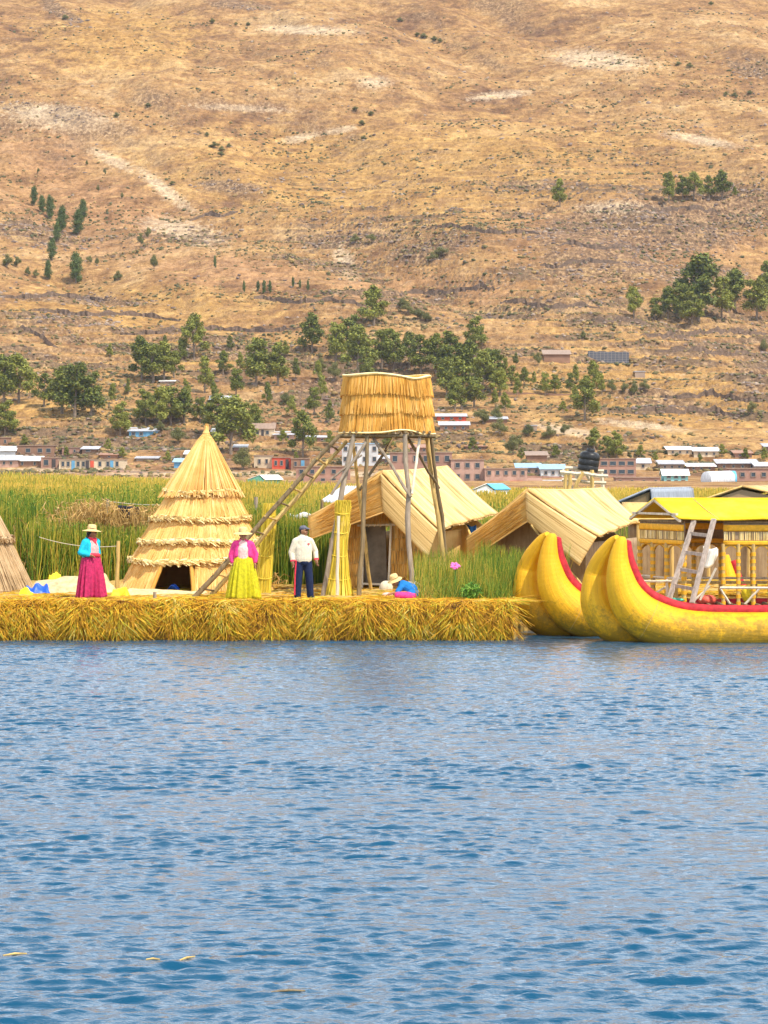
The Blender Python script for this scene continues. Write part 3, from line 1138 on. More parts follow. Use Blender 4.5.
def bplan(u):
    a = 2 * math.pi * u - math.pi / 2 - 0.2
    c, s_ = math.cos(a), math.sin(a)
    k = (abs(c) ** 3.2 + abs(s_) ** 3.2) ** (-1 / 3.2)
    x = c * k * hw
    y = s_ * k * 1.05
    w_ = 0.07 * math.sin(a * 3 + 0.5) + (0.16 * math.exp(-((x - 0.50) / 0.28) ** 2) if s_ < 0 else 0)
    return x, y + w_


def basket(u, v, off=0.0):
    x, y = bplan(u)
    top = zb1 + 0.02 * math.cos(6.28 * u * 2 + 0.6) + 0.02 * math.cos(6.28 * u * 5)
    if y < 0:
        top += -0.06 * math.exp(-((x - 0.72) / 0.25) ** 2)
    bot = zb0 - 0.0 + 0.07 * math.exp(-((x - 0.35) / 0.35) ** 2) - 0.05 * math.exp(-((x - 0.85) / 0.2) ** 2)
    sc = 1 - 0.055 * v
    k = (v * 3) % 1.0 if v < 0.999 else 1.0
    ln = math.hypot(x, y)
    sc2 = 1 + (0.05 * (1 - k) + off) / ln
    return Vector((bcx + x * sc * sc2, bcy + y * sc * sc2, bot + (top - bot) * v))


mb = MB()
mb.surf(lambda u, v: basket(u, min(v, 0.998)), 140, 24, 1, 1, True)
bw = mb.build('basket_wall', M_thatch, tw, solid=0.05)
P0, P1 = [], []
for tier in range(3):
    for i in range(900):
        u = rng.uniform(0, 1)
        a = (tier + rng.uniform(0.0, 0.05)) / 3
        b = (tier + rng.uniform(0.90, 0.995)) / 3
        if rng.uniform() < 0.3:
            a = (tier + rng.uniform(0, 0.6)) / 3
        P0.append(tuple(basket(u, min(b, .997), 0.015)))
        P1.append(tuple(basket(u + rng.normal(0, 0.0015), a, 0.035) - Vector((0, 0, rng.uniform(0, 0.05)))))
v_, f_ = stalks(np.array(P0), np.array(P1), rng.uniform(0.016, 0.032, len(P0)), rng.uniform(0.01, 0.02, len(P0)), None, 1)
MB().arr(v_, f_).build('wall_stalks', M_thatch_st, bw, smooth=False)
for v0, r_, m_ in ((0.997, 0.03, M_rope_straw), (0.0, 0.022, M_rope_straw)):
    pts = [basket(i / 90, v0, 0.03) for i in range(91)]
    MB().tube(pts, r_, 6, False).build('rim_rope', m_, bw)
# platform
fl_ = MB()
for i in range(15):
    x = bcx - hw + 0.06 + (2 * hw - 0.12) * i / 14
    fl_.pole((x, bcy - 1.05, zb0 + 0.02), (x + R.uniform(-.04, .04), bcy + 1.05, zb0 + 0.02), 0.035, 0.03, 6, 0.01, i + 1)
fl_.build('platform', M_brown, tw)
for y_ in (-0.95, 0.0, 0.95):
    MB().pole((bcx - hw - 0.08, bcy + y_, zb0 - 0.06), (bcx + hw + 0.08, bcy + y_, zb0 - 0.07), 0.045, 0.045, 7, 0.012, int(y_ * 10) + 20).build('platform_beam', M_brown, tw)
zl = zb0 - 0.03
LEGS = [  # top px, top d, foot px, foot d, material, radius
    (354, 73.4, 322, 72.8, M_grey, 0.065), (367, 73.4, 359, 72.7, M_brown, 0.055), (405, 73.4, 413, 72.7, M_grey, 0.065),
    (352, 75.2, 372, 77.0, M_ywood, 0.045), (427, 75.2, 449, 75.6, M_ywood, 0.06), (431, 75.0, 452, 76.0, M_brown, 0.05)]
for i, (a, da, b, db, m_, r_) in enumerate(LEGS):
    MB().pole(bk(a, da, zl), bk(b, db, GZ - 0.15), r_ * 0.85, r_, 8, 0.035, i + 40).build('leg', m_, tw)


def brace(p0, d0, p1, d1, m_, r_, i):
    MB().pole(W(p0[0], p0[1], d0), W(p1[0], p1[1], d1), r_, r_ * 0.9, 7, 0.02, i + 70).build('brace', m_, tw)


brace((366, 442), 73.2, (331, 495), 73.0, M_grey, 0.035, 1)
brace((371, 434), 73.6, (411, 497), 73.0, M_grey, 0.04, 2)
brace((394, 437), 75.0, (360, 490), 73.3, M_brown, 0.035, 3)
brace((408, 438), 73.8, (439, 488), 75.4, M_brown, 0.035, 4)
brace((420, 433), 73.6, (412, 494), 73.0, M_pale, 0.035, 5)
brace((330, 480), 73.2, (362, 455), 73.2, M_grey, 0.025, 6)

# rigid ladder leaning up to the tower
ld = empty('pole_ladder', W(196, 600, 72.6), 'long crooked pole ladder leaning from the ground up to the tower basket', 'ladder')
A0, A1 = W(339, 436, 73.0), W(189, 603, 72.4)
B0, B1 = W(347, 441, 74.0), W(203, 604, 73.2)
MB().pole(A0, A1, 0.045, 0.06, 8, 0.03, 91).build('rail', M_brown, ld)
MB().pole(B0, B1, 0.045, 0.06, 8, 0.03, 92).build('rail', M_ywood, ld)
for i in range(11):
    t = (i + 0.7) / 11.6
    a = A0.lerp(A1, t)
    b = B0.lerp(B1, t + 0.004)
    e = (b - a).normalized() * 0.07
    MB().pole(a - e + Vector((0, 0, .03)), b + e + Vector((0, 0, .03)), 0.024, 0.024, 6, 0.006, i + 100).build('rung', M_ywood if i % 2 else M_brown, ld)


# ------------------------------------------------------------------ standing reed bundles
def bundle(px, d, z1, wtop, wbot, lean, n, label, pinch=0.0, group=None):
    p = bk(px, d, GZ)
    root = empty('reed_bundle', p, label, 'reed bundle')
    P0, P1 = [], []
    for i in range(n):
        a, q = rng.uniform(0, 6.28), math.sqrt(rng.uniform(0, 1))
        x0, y0_ = math.cos(a) * q * wbot, math.sin(a) * q * wbot * 0.8
        x1, y1 = math.cos(a) * q * wtop, math.sin(a) * q * wtop * 0.8
        P0.append((p.x + x0, p.y + y0_, GZ - 0.03))
        P1.append((p.x + lean + x1 + rng.normal(0, 0.02), p.y + y1, z1 - rng.uniform(0, 1) ** 2 * 0.6))
    P0, P1 = np.array(P0), np.array(P1)
    bd = (np.array([p.x + lean / 2, p.y, 0]) - (P0 + P1) / 2) * pinch
    bd[:, 2] = 0
    v_, f_ = stalks(P0, P1, rng.uniform(0.014, 0.03, n), rng.uniform(0.008, 0.02, n), bd, 4)
    MB().arr(v_, f_).build('stalks', M_bundle, root, smooth=False)
    for t in (0.18, 0.42, 0.66, 0.86):
        r_ = (wbot + (wtop - wbot) * t) * (1 - pinch * 4 * t * (1 - t)) + 0.008
        c_ = Vector((p.x + lean * t, p.y, GZ + (z1 - GZ) * t))
        pts = [c_ + Vector((math.cos(2 * math.pi * k / 14) * r_, math.sin(2 * math.pi * k / 14) * r_ * 0.82, 0.02 * math.sin(k))) for k in range(15)]
        MB().tube(pts, 0.012, 5, False).build('tie', M_bundle, root)
    return root


bundle(262.5, 74.0, W(0, 503, 74).z, 0.14, 0.19, 0.17, 800, 'slim upright bundle of yellow reeds beside the man in the cream sweater', 0.05)
bundle(337, 73.0, W(0, 500, 73).z, 0.17, 0.40, 0.14, 1000, 'flared bundle of yellow green reeds propped under the tower', 0.42)
o = MB().pole(bk(337, 72.5, GZ - 0.1), bk(338.5, 72.6, W(0, 516, 72.6).z), 0.04, 0.035, 7, 0.01, 5).build('wooden_stake', M_pale)
tag(o, 'short pale stake standing inside the flared reed bundle', 'post')


# ------------------------------------------------------------------ gabled huts
def gable_hut(name, label, ap, lo, le, re, lrt, rb, eb, inner_w, wall_mat, fascia_mat, roof_mat, flen=0.0):
    """ap apex front top, lo apex bottom, le (left end top, bottom), re (right end top, bottom), rb ridge back, eb eave back"""
    root = empty(name, (lo.x, lo.y, GZ), label, 'reed hut')
    back = rb - ap
    # left slope (far side) and right slope, each a sagging thick mat
    def slope(a0, a1, b0, b1, sag):
        def f(u, v):
            p = (a0.lerp(a1, u)).lerp(b0.lerp(b1, u), v)
            nz = -sag * math.sin(math.pi * v) - 0.035 * math.sin(math.pi * u) * (1 - v) + 0.012 * math.sin(u * 21 + v * 3)
            return p + Vector((0, 0, nz))
        return f
    rt = MB().surf(slope(ap, rb, re[0], eb, 0.05), 30, 14, 1, 1).build('roof', roof_mat, root, solid=0.06)
    fr_ = slope(ap, rb, re[0], eb, 0.05)
    P0, P1 = [], []
    for i in range(900):
        u, v = rng.uniform(0.0, 1.0), rng.uniform(0, 0.93) ** 1.0
        L = rng.uniform(0.05, 0.35)
        o2 = Vector((0.02, -0.02, 0.012))
        P0.append(tuple(fr_(u, v) + o2))
        P1.append(tuple(fr_(min(1, max(0, u + rng.normal(0, 0.006))), min(1.02, v + L)) + o2))
    v_, f_ = stalks(np.array(P0), np.array(P1), rng.uniform(0.008, 0.02, 900), 0.008, None, 2)
    MB().arr(v_, f_).build('mat_stalks', M_roof_st, rt, smooth=False)
    for uu in (0.27, 0.52, 0.77):
        MB().tube([fr_(uu, k / 12) + Vector((0.01, -.01, .012)) for k in range(13)], 0.014, 5).build('mat_seam', M_roof_st, rt)
    for vv in (0.35, 0.68):
        MB().tube([fr_(k / 20, vv + 0.01 * math.sin(k)) + Vector((0.01, -.01, .012)) for k in range(21)], 0.009, 5).build('mat_cord', M_ywood, rt)
    le_b = le[0] + back * 0.98
    MB().surf(slope(rb, ap, le_b, le[0], 0.05), 30, 14, 1, 1).build('roof', roof_mat, root, solid=0.06)
    # the deep mat band hanging from the verge, left and right arm
    off = Vector((back.x, back.y, 0)).normalized() * -0.06
    for (e, s_) in ((le, 0), (re, 1)):
        def f(u, v, e=e):
            p = ap.lerp(e[0], u).lerp(lo.lerp(e[1], u), v)
            bulge = 0.05 * math.sin(math.pi * v) + 0.02 * math.sin(u * 9)
            return p + off * (1 + bulge * 8) + Vector((0, 0, -0.03 * math.sin(math.pi * u) * (1 - v)))
        m_ = MB()
        m_.surf(lambda u, v: f(v, 1 - u), 12, 24)      # streaks run along the slope
        me_o = m_.build('verge_mat', fascia_mat if s_ == 0 else roof_mat, root, solid=0.05)
        # binding cords along the lower edge
        MB().tube([f(i / 10, 1.0) + off * 0.5 for i in range(11)], 0.022, 6).build('verge_binding', M_cone_st, root)
        # loose reeds along the band
        P0, P1 = [], []
        for i in range(260):
            v = rng.uniform(0.03, 0.97)
            u = rng.uniform(0, 0.75)
            L = rng.uniform(0.1, 0.25)
            P0.append(tuple(f(u, v) + off * 0.5))
            P1.append(tuple(f(min(1.02, u + L), v + rng.normal(0, 0.02)) + off * 0.6))
        v_, f_ = stalks(np.array(P0), np.array(P1), 0.012, 0.008, None, 2)
        MB().arr(v_, f_).build('loose_stalks', M_thatch_st if s_ == 0 else M_cone_st, me_o, smooth=False)
    MB().tube([ap + Vector((0, 0, .02)), ap.lerp(rb, .5) + Vector((0, 0, -0.015)), rb + Vector((0, 0, .02))], 0.05, 8).build('ridge_roll', roof_mat, root)
    return root


def wall_quad(a, b, za0, za1, zb0, zb1, ns=14, nv=8):
    """wall from plan point a to b; heights bottom/top at both ends"""
    def f(u, v):
        p = a.lerp(b, u)
        z0 = za0 + (zb0 - za0) * u
        z1 = za1 + (zb1 - za1) * u
        return Vector((p.x, p.y, z0 + (z1 - z0) * v))
    return f


# hut one, with the door
ap = W(381.5, 473, 76.6)
h1 = gable_hut('gabled_hut', 'gabled reed hut with a dark canvas door behind the watchtower legs', ap, W(385, 512, 76.6),
               (W(308.5, 518, 77.4), W(311, 539, 77.4)), (W(438.5, 530, 76.2), W(429, 557, 76.2)), None,
               W(447, 468, 82.2), W(497, 514, 81.9), 1.0, M_wall, M_matg, M_mat)
fa, fb = bk(331, 77.9, GZ), bk(425, 77.0, GZ)


def gw(u, v, z_lo=None):
    p = fa.lerp(fb, u)
    top = 2.05 + (W(0, 492, 77).z - 2.05) * (1 - abs(u - 0.56) / 0.56)
    return Vector((p.x, p.y, GZ - 0.05 + (top - GZ + 0.05) * v))


dpx0, dpx1, dz = 0.335, 0.635, W(0, 526, 77).z
m_ = MB().grid_hole(gw, 48, 24, lambda um, vm: dpx0 < um < dpx1 and gw(um, vm).z < dz)
wl = m_.build('front_wall', M_wall, h1, solid=0.05)
P0, P1 = [], []
for i in range(1500):
    u = rng.uniform(0, 1)
    row = rng.integers(0, 6)
    z1 = GZ + 0.32 * (row + 1) + rng.uniform(-.03, .0)
    z0_ = z1 - rng.uniform(0.2, 0.36)
    g_ = gw(u, 1)
    if z1 > g_.z or (dpx0 - .01 < u < dpx1 + .01 and z0_ < dz):
        continue
    o_ = 0.05 + 0.05 * (z1 - z0_)
    P0.append((g_.x, g_.y - 0.04, z1))
    P1.append((g_.x + rng.normal(0, .012), g_.y - 0.09 - rng.uniform(0, 0.03), z0_))
v_, f_ = stalks(np.array(P0), np.array(P1), rng.uniform(0.016, 0.03, len(P0)), 0.014, None, 1)
MB().arr(v_, f_).build('wall_thatch', M_thatch_st, wl, smooth=False)
# side wall
sa, sb = bk(425, 77.0, GZ), bk(484, 81.6, GZ)
MB().surf(wall_quad(sa, sb, GZ - .05, 2.25, GZ - .05, 2.3), 20, 6).build('side_wall', M_wall, h1, solid=0.05)
MB().surf(wall_quad(fa, fa + (sb - sa), GZ - .05, 2.1, GZ - .05, 2.2), 20, 6).build('side_wall', M_wall, h1, solid=0.05)
ba = fa + (sb - sa)


def bwf(u, v):
    p = ba.lerp(sb, u)
    top = 2.05 + (W(0, 492, 77).z - 2.05) * (1 - abs(u - 0.56) / 0.56)
    return Vector((p.x, p.y, GZ - 0.05 + (top - GZ + 0.05) * v))


MB().surf(bwf, 20, 6).build('back_wall', M_wall, h1, solid=0.05)
dr = MB()
pa, pb_ = gw(dpx0 + 0.01, 0), gw(dpx1 - 0.035, 0)
dr.box(((pa.x + pb_.x) / 2, (pa.y + pb_.y) / 2 + 0.05, (GZ + 0.14 + dz) / 2), ((pb_.x - pa.x), 0.03, dz - GZ - 0.14), Matrix.Rotation(math.atan2(pb_.y - pa.y, pb_.x - pa.x), 3, 'Z') @ Matrix.Rotation(-0.03, 3, 'Y'))
door = dr.build('door', M_door, h1, smooth=False)
for (x0, z0_, x1, z1, w_) in ((dpx0, GZ, dpx0 + .012, dz + .03, .05), (dpx1 - 0.02, GZ, dpx1 + .01, dz + .04, .06), (dpx0 - .05, dz, dpx1 + .06, dz + 0.03, .07), (dpx0 - .05, GZ + .13, dpx1, GZ + .12, .06)):
    a_, b_ = gw(x0, 0), gw(x1, 0)
    MB().beam((a_.x, a_.y - 0.07, z0_), (b_.x, b_.y - 0.07, z1), w_, 0.05).build('door_frame', M_pale, h1, smooth=False)

# rolled orange mats and a blue cloth standing at the back right of hut one
o = MB().surf(lambda u, v: bk(445 + 28 * u, 79.0 + 0.8 * math.sin(u * 3), GZ + (1.62 * math.sin(math.pi * (0.12 + 0.72 * u)) ** 0.6) * v), 16, 8, 1, 1).build('reed_mat', M_matg, solid=0.05)
tag(o, 'rounded orange brown reed mat standing behind the plants right of the door hut', 'reed mat')
o = MB().surf(lambda u, v: bk(464 + 12 * u, 80.2 + 0.05 * math.sin(u * 9), GZ + 0.8 + 0.72 * v + 0.03 * math.sin(u * 7)), 12, 8).build('cloth', plain('blue_cloth', (0.02, 0.12, 0.35), 0.8, 0.3, 8), solid=0.01)
tag(o, 'dark blue cloth hanging in the gap between the two gabled huts', 'cloth')

# hut two
ap2 = W(527.5, 491, 77.0)
h2 = gable_hut('gabled_hut', 'gabled reed hut with a cream mat roof behind the yellow boat prows', ap2, W(529, 521, 77.0),
               (W(466, 539, 77.9), W(468, 561, 77.9)), (W(598, 537, 76.0), W(581, 565, 76.0)), None,
               W(604.5, 490, 81.6), W(638.5, 521, 80.7), 1.0, M_wallb, M_matg, M_mat)
fa, fb = bk(482, 78.4, GZ), bk(586, 77.0, GZ)
zap = W(0, 512, 77.4).z


def gw2(u, v):
    p = fa.lerp(fb, u)
    top = 1.75 + (zap - 1.75) * (1 - abs(u - 0.45) / 0.55)
    return Vector((p.x, p.y, GZ - 0.05 + (top - GZ + 0.05) * v))


m_ = MB().grid_hole(gw2, 40, 16, lambda um, vm: 0.14 < um < 0.34 and gw2(um, vm).z < 1.72)
m_.build('front_wall', M_wallb, h2, solid=0.05)
sb2 = bk(637, 80.7, GZ)
MB().surf(wall_quad(fb, sb2, GZ - .05, 2.0, GZ - .05, 2.05), 16, 6).build('side_wall', M_wallb, h2, solid=0.05)
MB().surf(wall_quad(fa, fa + (sb2 - fb), GZ - .05, 1.8, GZ - .05, 1.8), 16, 6).build('side_wall', M_wallb, h2, solid=0.05)
d2 = sb2 - fb
MB().surf(lambda u, v: gw2(u, v) + d2, 16, 6).build('back_wall', M_wallb, h2, solid=0.05)
# frame pieces at the gable
MB().pole(W(531, 525, 76.8), W(586, 590, 76.5), 0.03, 0.03, 6, 0.01, 4).build('gable_pole', M_ywood, h2)

def at_(p, z):
    return Vector((p.x, p.y, z))


# ------------------------------------------------------------------ reed catamaran
mh, nt, bs = new_mat('boat_yellow', 0.6, 0.35)
tc = _n(nt, 'ShaderNodeTexCoord')
uvn = _n(nt, 'ShaderNodeUVMap')
sx = _n(nt, 'ShaderNodeSeparateXYZ')
nt.links.new(tc.outputs['Object'], sx.inputs[0])
nn1 = noise(nt, tc.outputs['Object'], 5.5, 8, 0.8)
nn2 = noise(nt, tc.outputs['Object'], 0.9, 3, 0.6)
nst_ = noise(nt, uvn.outputs[0], 1.0, 5, 0.7, (26, 0.8, 1))
ry = ramp(nt, [(0.3, (0.56, 0.26, 0.004)), (0.52, (0.78, 0.40, 0.004)), (0.7, (0.86, 0.50, 0.01))])
nt.links.new(cmath(nt, 'ADD', cmath(nt, 'MULTIPLY', nn2, 0.4), cmath(nt, 'MULTIPLY', nst_, 0.6)), ry.inputs[0])
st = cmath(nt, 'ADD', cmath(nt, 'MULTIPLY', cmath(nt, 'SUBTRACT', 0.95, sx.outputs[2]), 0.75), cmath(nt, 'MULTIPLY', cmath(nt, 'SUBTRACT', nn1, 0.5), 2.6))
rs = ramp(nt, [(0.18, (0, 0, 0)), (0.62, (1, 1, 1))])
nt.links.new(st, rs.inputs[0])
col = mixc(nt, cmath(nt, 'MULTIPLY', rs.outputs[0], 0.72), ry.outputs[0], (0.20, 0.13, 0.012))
nt.links.new(col, bs.inputs['Base Color'])
wv = _n(nt, 'ShaderNodeTexWave', wave_type='BANDS', bands_direction='Y')
wv.inputs['Scale'].default_value = 1.0
mp = _n(nt, 'ShaderNodeMapping')
mp.inputs['Scale'].default_value = (1, 3.2, 1)
nt.links.new(uvn.outputs[0], mp.inputs[0])
nt.links.new(mp.outputs[0], wv.inputs[0])
hb = cmath(nt, 'ADD', cmath(nt, 'MULTIPLY', wv.outputs['Fac'], 0.10), cmath(nt, 'ADD', nn1, cmath(nt, 'MULTIPLY', nst_, 1.3)))
bump(nt, bs, hb, 0.35, 0.05)

BX0 = (622 - 384) * 69.3 / F
pm = 69.3 / F        # metres per picture pixel at the near hull


def hull_path(kind):
    if kind == 'near':
        P = [(622, 537, 3), (621.5, 541, 5.5), (619.5, 550, 8), (618.5, 562, 10.5), (619.5, 575, 13.5), (623, 590, 16.5), (630, 604, 19.5), (641, 616, 21.5), (656, 624, 22), (675, 629, 21), (700, 631.5, 20), (740, 632.5, 20), (790, 632, 20), (850, 631, 20)]
    else:
        P = [(617.5, 538, 3), (613, 543, 5.5), (607, 553, 8), (601.5, 564, 10), (598.5, 577, 12.5), (597.5, 590, 14.5), (599, 603, 17), (606, 617, 19), (622, 627, 20.5), (655, 631, 20), (700, 632, 20), (740, 632, 20), (790, 631, 20), (850, 631, 20)]
    out = [((px - 622) * pm, (643 - py) * pm, r * pm) for px, py, r in P]
    xm = (850 - 622) * pm
    out2 = [(2 * xm - x, z, r) for x, z, r in out[::-1]][1:]
    return out + out2


def smooth_path(P, sub=4):
    A = np.array(P)
    n = len(A)
    out = []
    for i in range(n - 1):
        p0, p1, p2, p3 = A[max(i - 1, 0)], A[i], A[i + 1], A[min(i + 2, n - 1)]
        for k in range(sub):
            t = k / sub
            out.append(0.5 * ((2 * p1) + (-p0 + p2) * t + (2 * p0 - 5 * p1 + 4 * p2 - p3) * t * t + (-p0 + 3 * p1 - 3 * p2 + p3) * t ** 3))
    out.append(A[-1])
    return out


boat = empty('reed_boat', (BX0 + 3, -0.5, 0), 'long yellow reed catamaran with red gunwales, two tall prows and a cabin', 'boat')


def hull(ox, oy, oz, depth_off):
    for kind, yo in (('near', -0.02), ('far', depth_off)):
        P = smooth_path(hull_path(kind))
        pts = [Vector((BX0 + ox + x, oy + yo * min(1, max(0.15, (0.0 + (i / 12.0)))) if i < 20 else oy + yo, oz + z)) for i, (x, z, r) in enumerate(P)]
        n_ = len(pts)
        pts = [Vector((p.x, oy + yo * min(1.0, 0.15 + i / 18.0, 0.15 + (n_ - 1 - i) / 18.0), p.z)) for i, p in enumerate(pts)]
        rad = [max(0.03, r) for x, z, r in P]
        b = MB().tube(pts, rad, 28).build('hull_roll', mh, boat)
        # binding cords round the roll
        for k in range(30, n_ - 10, 22) if kind == 'near' else ():
            t = (pts[k + 1] - pts[k - 1]).normalized()
            up = t.cross(Vector((0, 1, 0))).normalized()
            ring = [pts[k] + (up * math.cos(a) + Vector((0, 1, 0)) * math.sin(a)) * (rad[k] + 0.002) for a in np.linspace(0, 2 * math.pi, 29)]
            MB().tube(ring, 0.005, 5, False).build('binding_cord', M_ywood, b)
        if kind == 'near':
            # red gunwale following the inner upper edge
            g = []
            gr = []
            for k in range(3, n_ - 3):
                t = (pts[min(k + 1, n_ - 1)] - pts[max(k - 1, 0)]).normalized()
                nrm = Vector((t.z, 0, -t.x)) * -1.0
                # inner/upper side: to the right of the prow, on top of the straight run
                nrm = Vector((-t.z, 0, t.x))
                rr_g = 0.065 + 0.05 * min(1, min(k, n_ - 1 - k) / 14)
                g.append(pts[k] + nrm * (rad[k] + rr_g * 0.35) + Vector((0, 0.10, 0)))
                gr.append(rr_g if 3 < k < n_ - 4 else 0.02)
            gr[0] = gr[-1] = 0.02
            MB().tube(g, gr, 12).build('gunwale', M_red, boat)


hull(0, -0.70, -0.02, 0.62)
hull(-62 * pm * 1.03, 1.75, 0.0, 0.62)

# deck between the hulls
dk = MB()
for i in range(26):
    x = BX0 + 1.0 + i * 0.27
    dk.pole((x, -0.55, 0.74), (x, 2.2, 0.74), 0.05, 0.05, 6, 0.01, i + 300)
dk.build('deck', M_brown, boat)

# cabin: corner points (picture columns at their own distance)
zc_e = W(0, 520, 71.0).z            # eave
zc_r = W(0, 499, 72.6).z
zf = 0.78
CA = bk(684, 71.0, 0)               # near left corner
CB = bk(640, 73.2, 0)               # far left corner
CC = Vector((CA.x + 5.2, CA.y - 0.55, 0))      # near right
CD = CC + (CB - CA)
mid = (CA + CB) / 2
mid2 = (CC + CD) / 2


def at(p, z):
    return Vector((p.x, p.y, z))


cabin_bits = []
ov = (CA - CB).normalized() * 0.16
lf = (CA - CC).normalized() * 0.18
MB().surf(lambda u, v: (at(mid + lf, zc_r)).lerp(at(mid2, zc_r), u).lerp(at(CA + lf + ov, zc_e + .02).lerp(at(CC + ov, zc_e + .0), u), v) + Vector((0, 0, -0.035 * math.sin(math.pi * v) - 0.03 * abs(math.sin(u * 9)))), 40, 8).build('cabin_roof', M_yroof, boat, solid=0.04)
MB().surf(lambda u, v: (at(mid2, zc_r)).lerp(at(mid + lf, zc_r), u).lerp(at(CD - ov, zc_e).lerp(at(CB + lf - ov, zc_e), u), v), 40, 8).build('cabin_roof', M_yroof, boat, solid=0.04)
for k in range(1, 6):
    t = k / 6
    a_ = at((mid + lf).lerp(mid2, t), zc_r + .0)
    b_ = at((CA + lf + ov).lerp(CC + ov, t), zc_e + .01)
    MB().tube([a_ + Vector((0, 0, .012)), a_.lerp(b_, .5) + Vector((0, 0, -.01)), b_ + Vector((0, 0, .012))], 0.012, 5).build('roof_seam', M_ywood, boat)
# gable timbers
for a_, b_ in ((at(CB + lf - ov, zc_e - .02), at(mid + lf, zc_r - .02)), (at(CA + lf + ov, zc_e - .02), at(mid + lf, zc_r - .02)), (at(CB + lf, zc_e + .13), at(CA + lf, zc_e + .13))):
    MB().beam(a_ - lf * 0.1, b_ - lf * 0.1, 0.06, 0.05).build('gable_beam', M_pale, boat, smooth=False)


def frieze(a, b, z1, h):
    """reed board with orange bindings between plan points"""
    d = (b - a).normalized()
    nrm = Vector((d.y, -d.x, 0))
    if nrm.y > 0 and abs(d.x) > 0.5:
        nrm = -nrm
    def strip(za, zb, off, m_, nm):
        def f(u, v):
            p = a.lerp(b, u)
            return Vector((p.x, p.y, za + (zb - za) * v)) + nrm * off
        q = MB()
        q.surf(f, 24, 3, 1, 1)
        return q.build(nm, m_, boat, solid=0.03)
    strip(z1 - h, z1, 0.0, M_wallb, 'frieze_panel')
    strip(z1 - 0.055, z1 - 0.005, 0.035, M_brown, 'frieze_band')
    strip(z1 - h * 0.42, z1 - h * 0.16, 0.030, M_orange, 'frieze_band')
    strip(z1 - h * 0.98, z1 - h * 0.80, 0.030, M_orange, 'frieze_band')
    q = MB()
    v_, f_ = [], []
    P0, P1 = [], []
    for i in range(int((b - a).length / 0.022)):
        p = a.lerp(b, rng.uniform(0, 1)) + nrm * 0.012
        P0.append((p.x, p.y, z1 - h * 0.78))
        P1.append((p.x, p.y, z1 - h * 0.44))
    v_, f_ = stalks(np.array(P0), np.array(P1), 0.02, 0.018, None, 1)
    q.arr(v_, f_).build('frieze_reeds', M_rope_straw, boat, smooth=False)


HF = 0.56
frieze(CB, CA, zc_e - 0.02, HF)
frieze(CA.lerp(CC, 0.17), CC, zc_e - 0.02, HF)
frieze(CD, CB, zc_e - 0.02, HF)
frieze(CC, CD, zc_e - 0.02, HF)
M_colo = plain('ochre_binding', (0.62, 0.33, 0.02), 0.6, 0.2, 12)


def column(p, z0, z1, r=0.045):
    c = MB().tube([at(p, z0), at(p, (z0 + z1) / 2), at(p, z1)], r, 8).build('column', M_ywood, boat)
    q = MB()
    nz = int((z1 - z0) / 0.16)
    for i in range(nz):
        za = z0 + 0.16 * i + 0.04
        q.tube([at(p, za), at(p, za + 0.085)], r * 1.18, 8)
    q.build('column_binding', M_orange, c)


def arch(p, q, z_top, h):
    """spandrel with a round opening between two columns"""
    m_ = MB()
    n_ = 14
    L_ = (q - p).length
    vs = []
    for i in range(n_ + 1):
        u = i / n_
        x = p.lerp(q, u)
        z = z_top - h + h * 0.92 * math.sqrt(max(0, 1 - (2 * u - 1) ** 2))
        vs.append(at(x, z_top))
        vs.append(at(x, z))
    m_.add(vs, [(2 * i, 2 * i + 1, 2 * i + 3, 2 * i + 2) for i in range(n_)], [[(i / n_, 1), (i / n_, 0), ((i + 1) / n_, 0), ((i + 1) / n_, 1)] for i in range(n_)])
    m_.build('arch', M_wall, boat, solid=0.04)
    MB().tube([vs[2 * i + 1] for i in range(n_ + 1)], 0.018, 6).build('arch_rim', M_colo, boat)


za, zb_ = zf, zc_e - HF
side = [CA.lerp(CC, t) for t in (0.17, 0.235, 0.30, 0.37, 0.45, 0.56, 0.67, 0.78, 0.89, 1.0)]
for p in side:
    column(p, 0.70, zb_ + 0.02)
for p, q in zip(side[:-1], side[1:]):
    arch(p, q, zb_, 0.24)
endc = [CB.lerp(CA, t) for t in (0.0, 0.30, 0.62, 1.0)]
for p in endc:
    column(p, zf, zb_ + 0.02, 0.055)
for p, q in zip(endc[:-1], endc[1:]):
    arch(p, q, zb_, 0.28)
backc = [CB.lerp(CD, t) for t in (0.12, 0.24, 0.36, 0.5, 0.64, 0.8, 1.0)]
for p in backc:
    column(p, zf, zb_ + 0.02, 0.05)
for p, q in zip([CB] + backc[:-1], backc):
    arch(p, q, zb_, 0.28)
# railings with crossed braces
z_r = W(0, 587, 70.6).z


def rail(a, b, z):
    MB().pole(at(a, z), at(b, z), 0.03, 0.03, 6, 0.008, int(a.x * 100) % 97 + 1).build('rail', M_pale, boat)


rail(bk(640, 70.7), bk(672, 70.4), W(0, 581, 70.6).z)
rail(bk(720, 70.2), bk(768, 69.9) + Vector((4, 0, 0)), z_r)
rail(CB, CA, zf + 0.55)
rail(CD, CB, zf + 0.5)
for px in (642, 667):
    MB().pole(bk(px, 70.5, 0.72), bk(px, 70.5, W(0, 579, 70.5).z), 0.035, 0.03, 6, 0.006, px).build('rail_post', M_pale, boat)
for (p0, p1) in (((651, 596), (667, 586)), ((700, 600), (716, 568)), ((720, 588), (730, 604)), ((745, 604), (760, 588)), ((768, 588), (782, 604)), ((690, 604), (710, 586))):
    MB().pole(W(*p0, 70.6), W(*p1, 70.6), 0.028, 0.028, 6, 0.006, p0[0]).build('rail_brace', M_pale, boat)
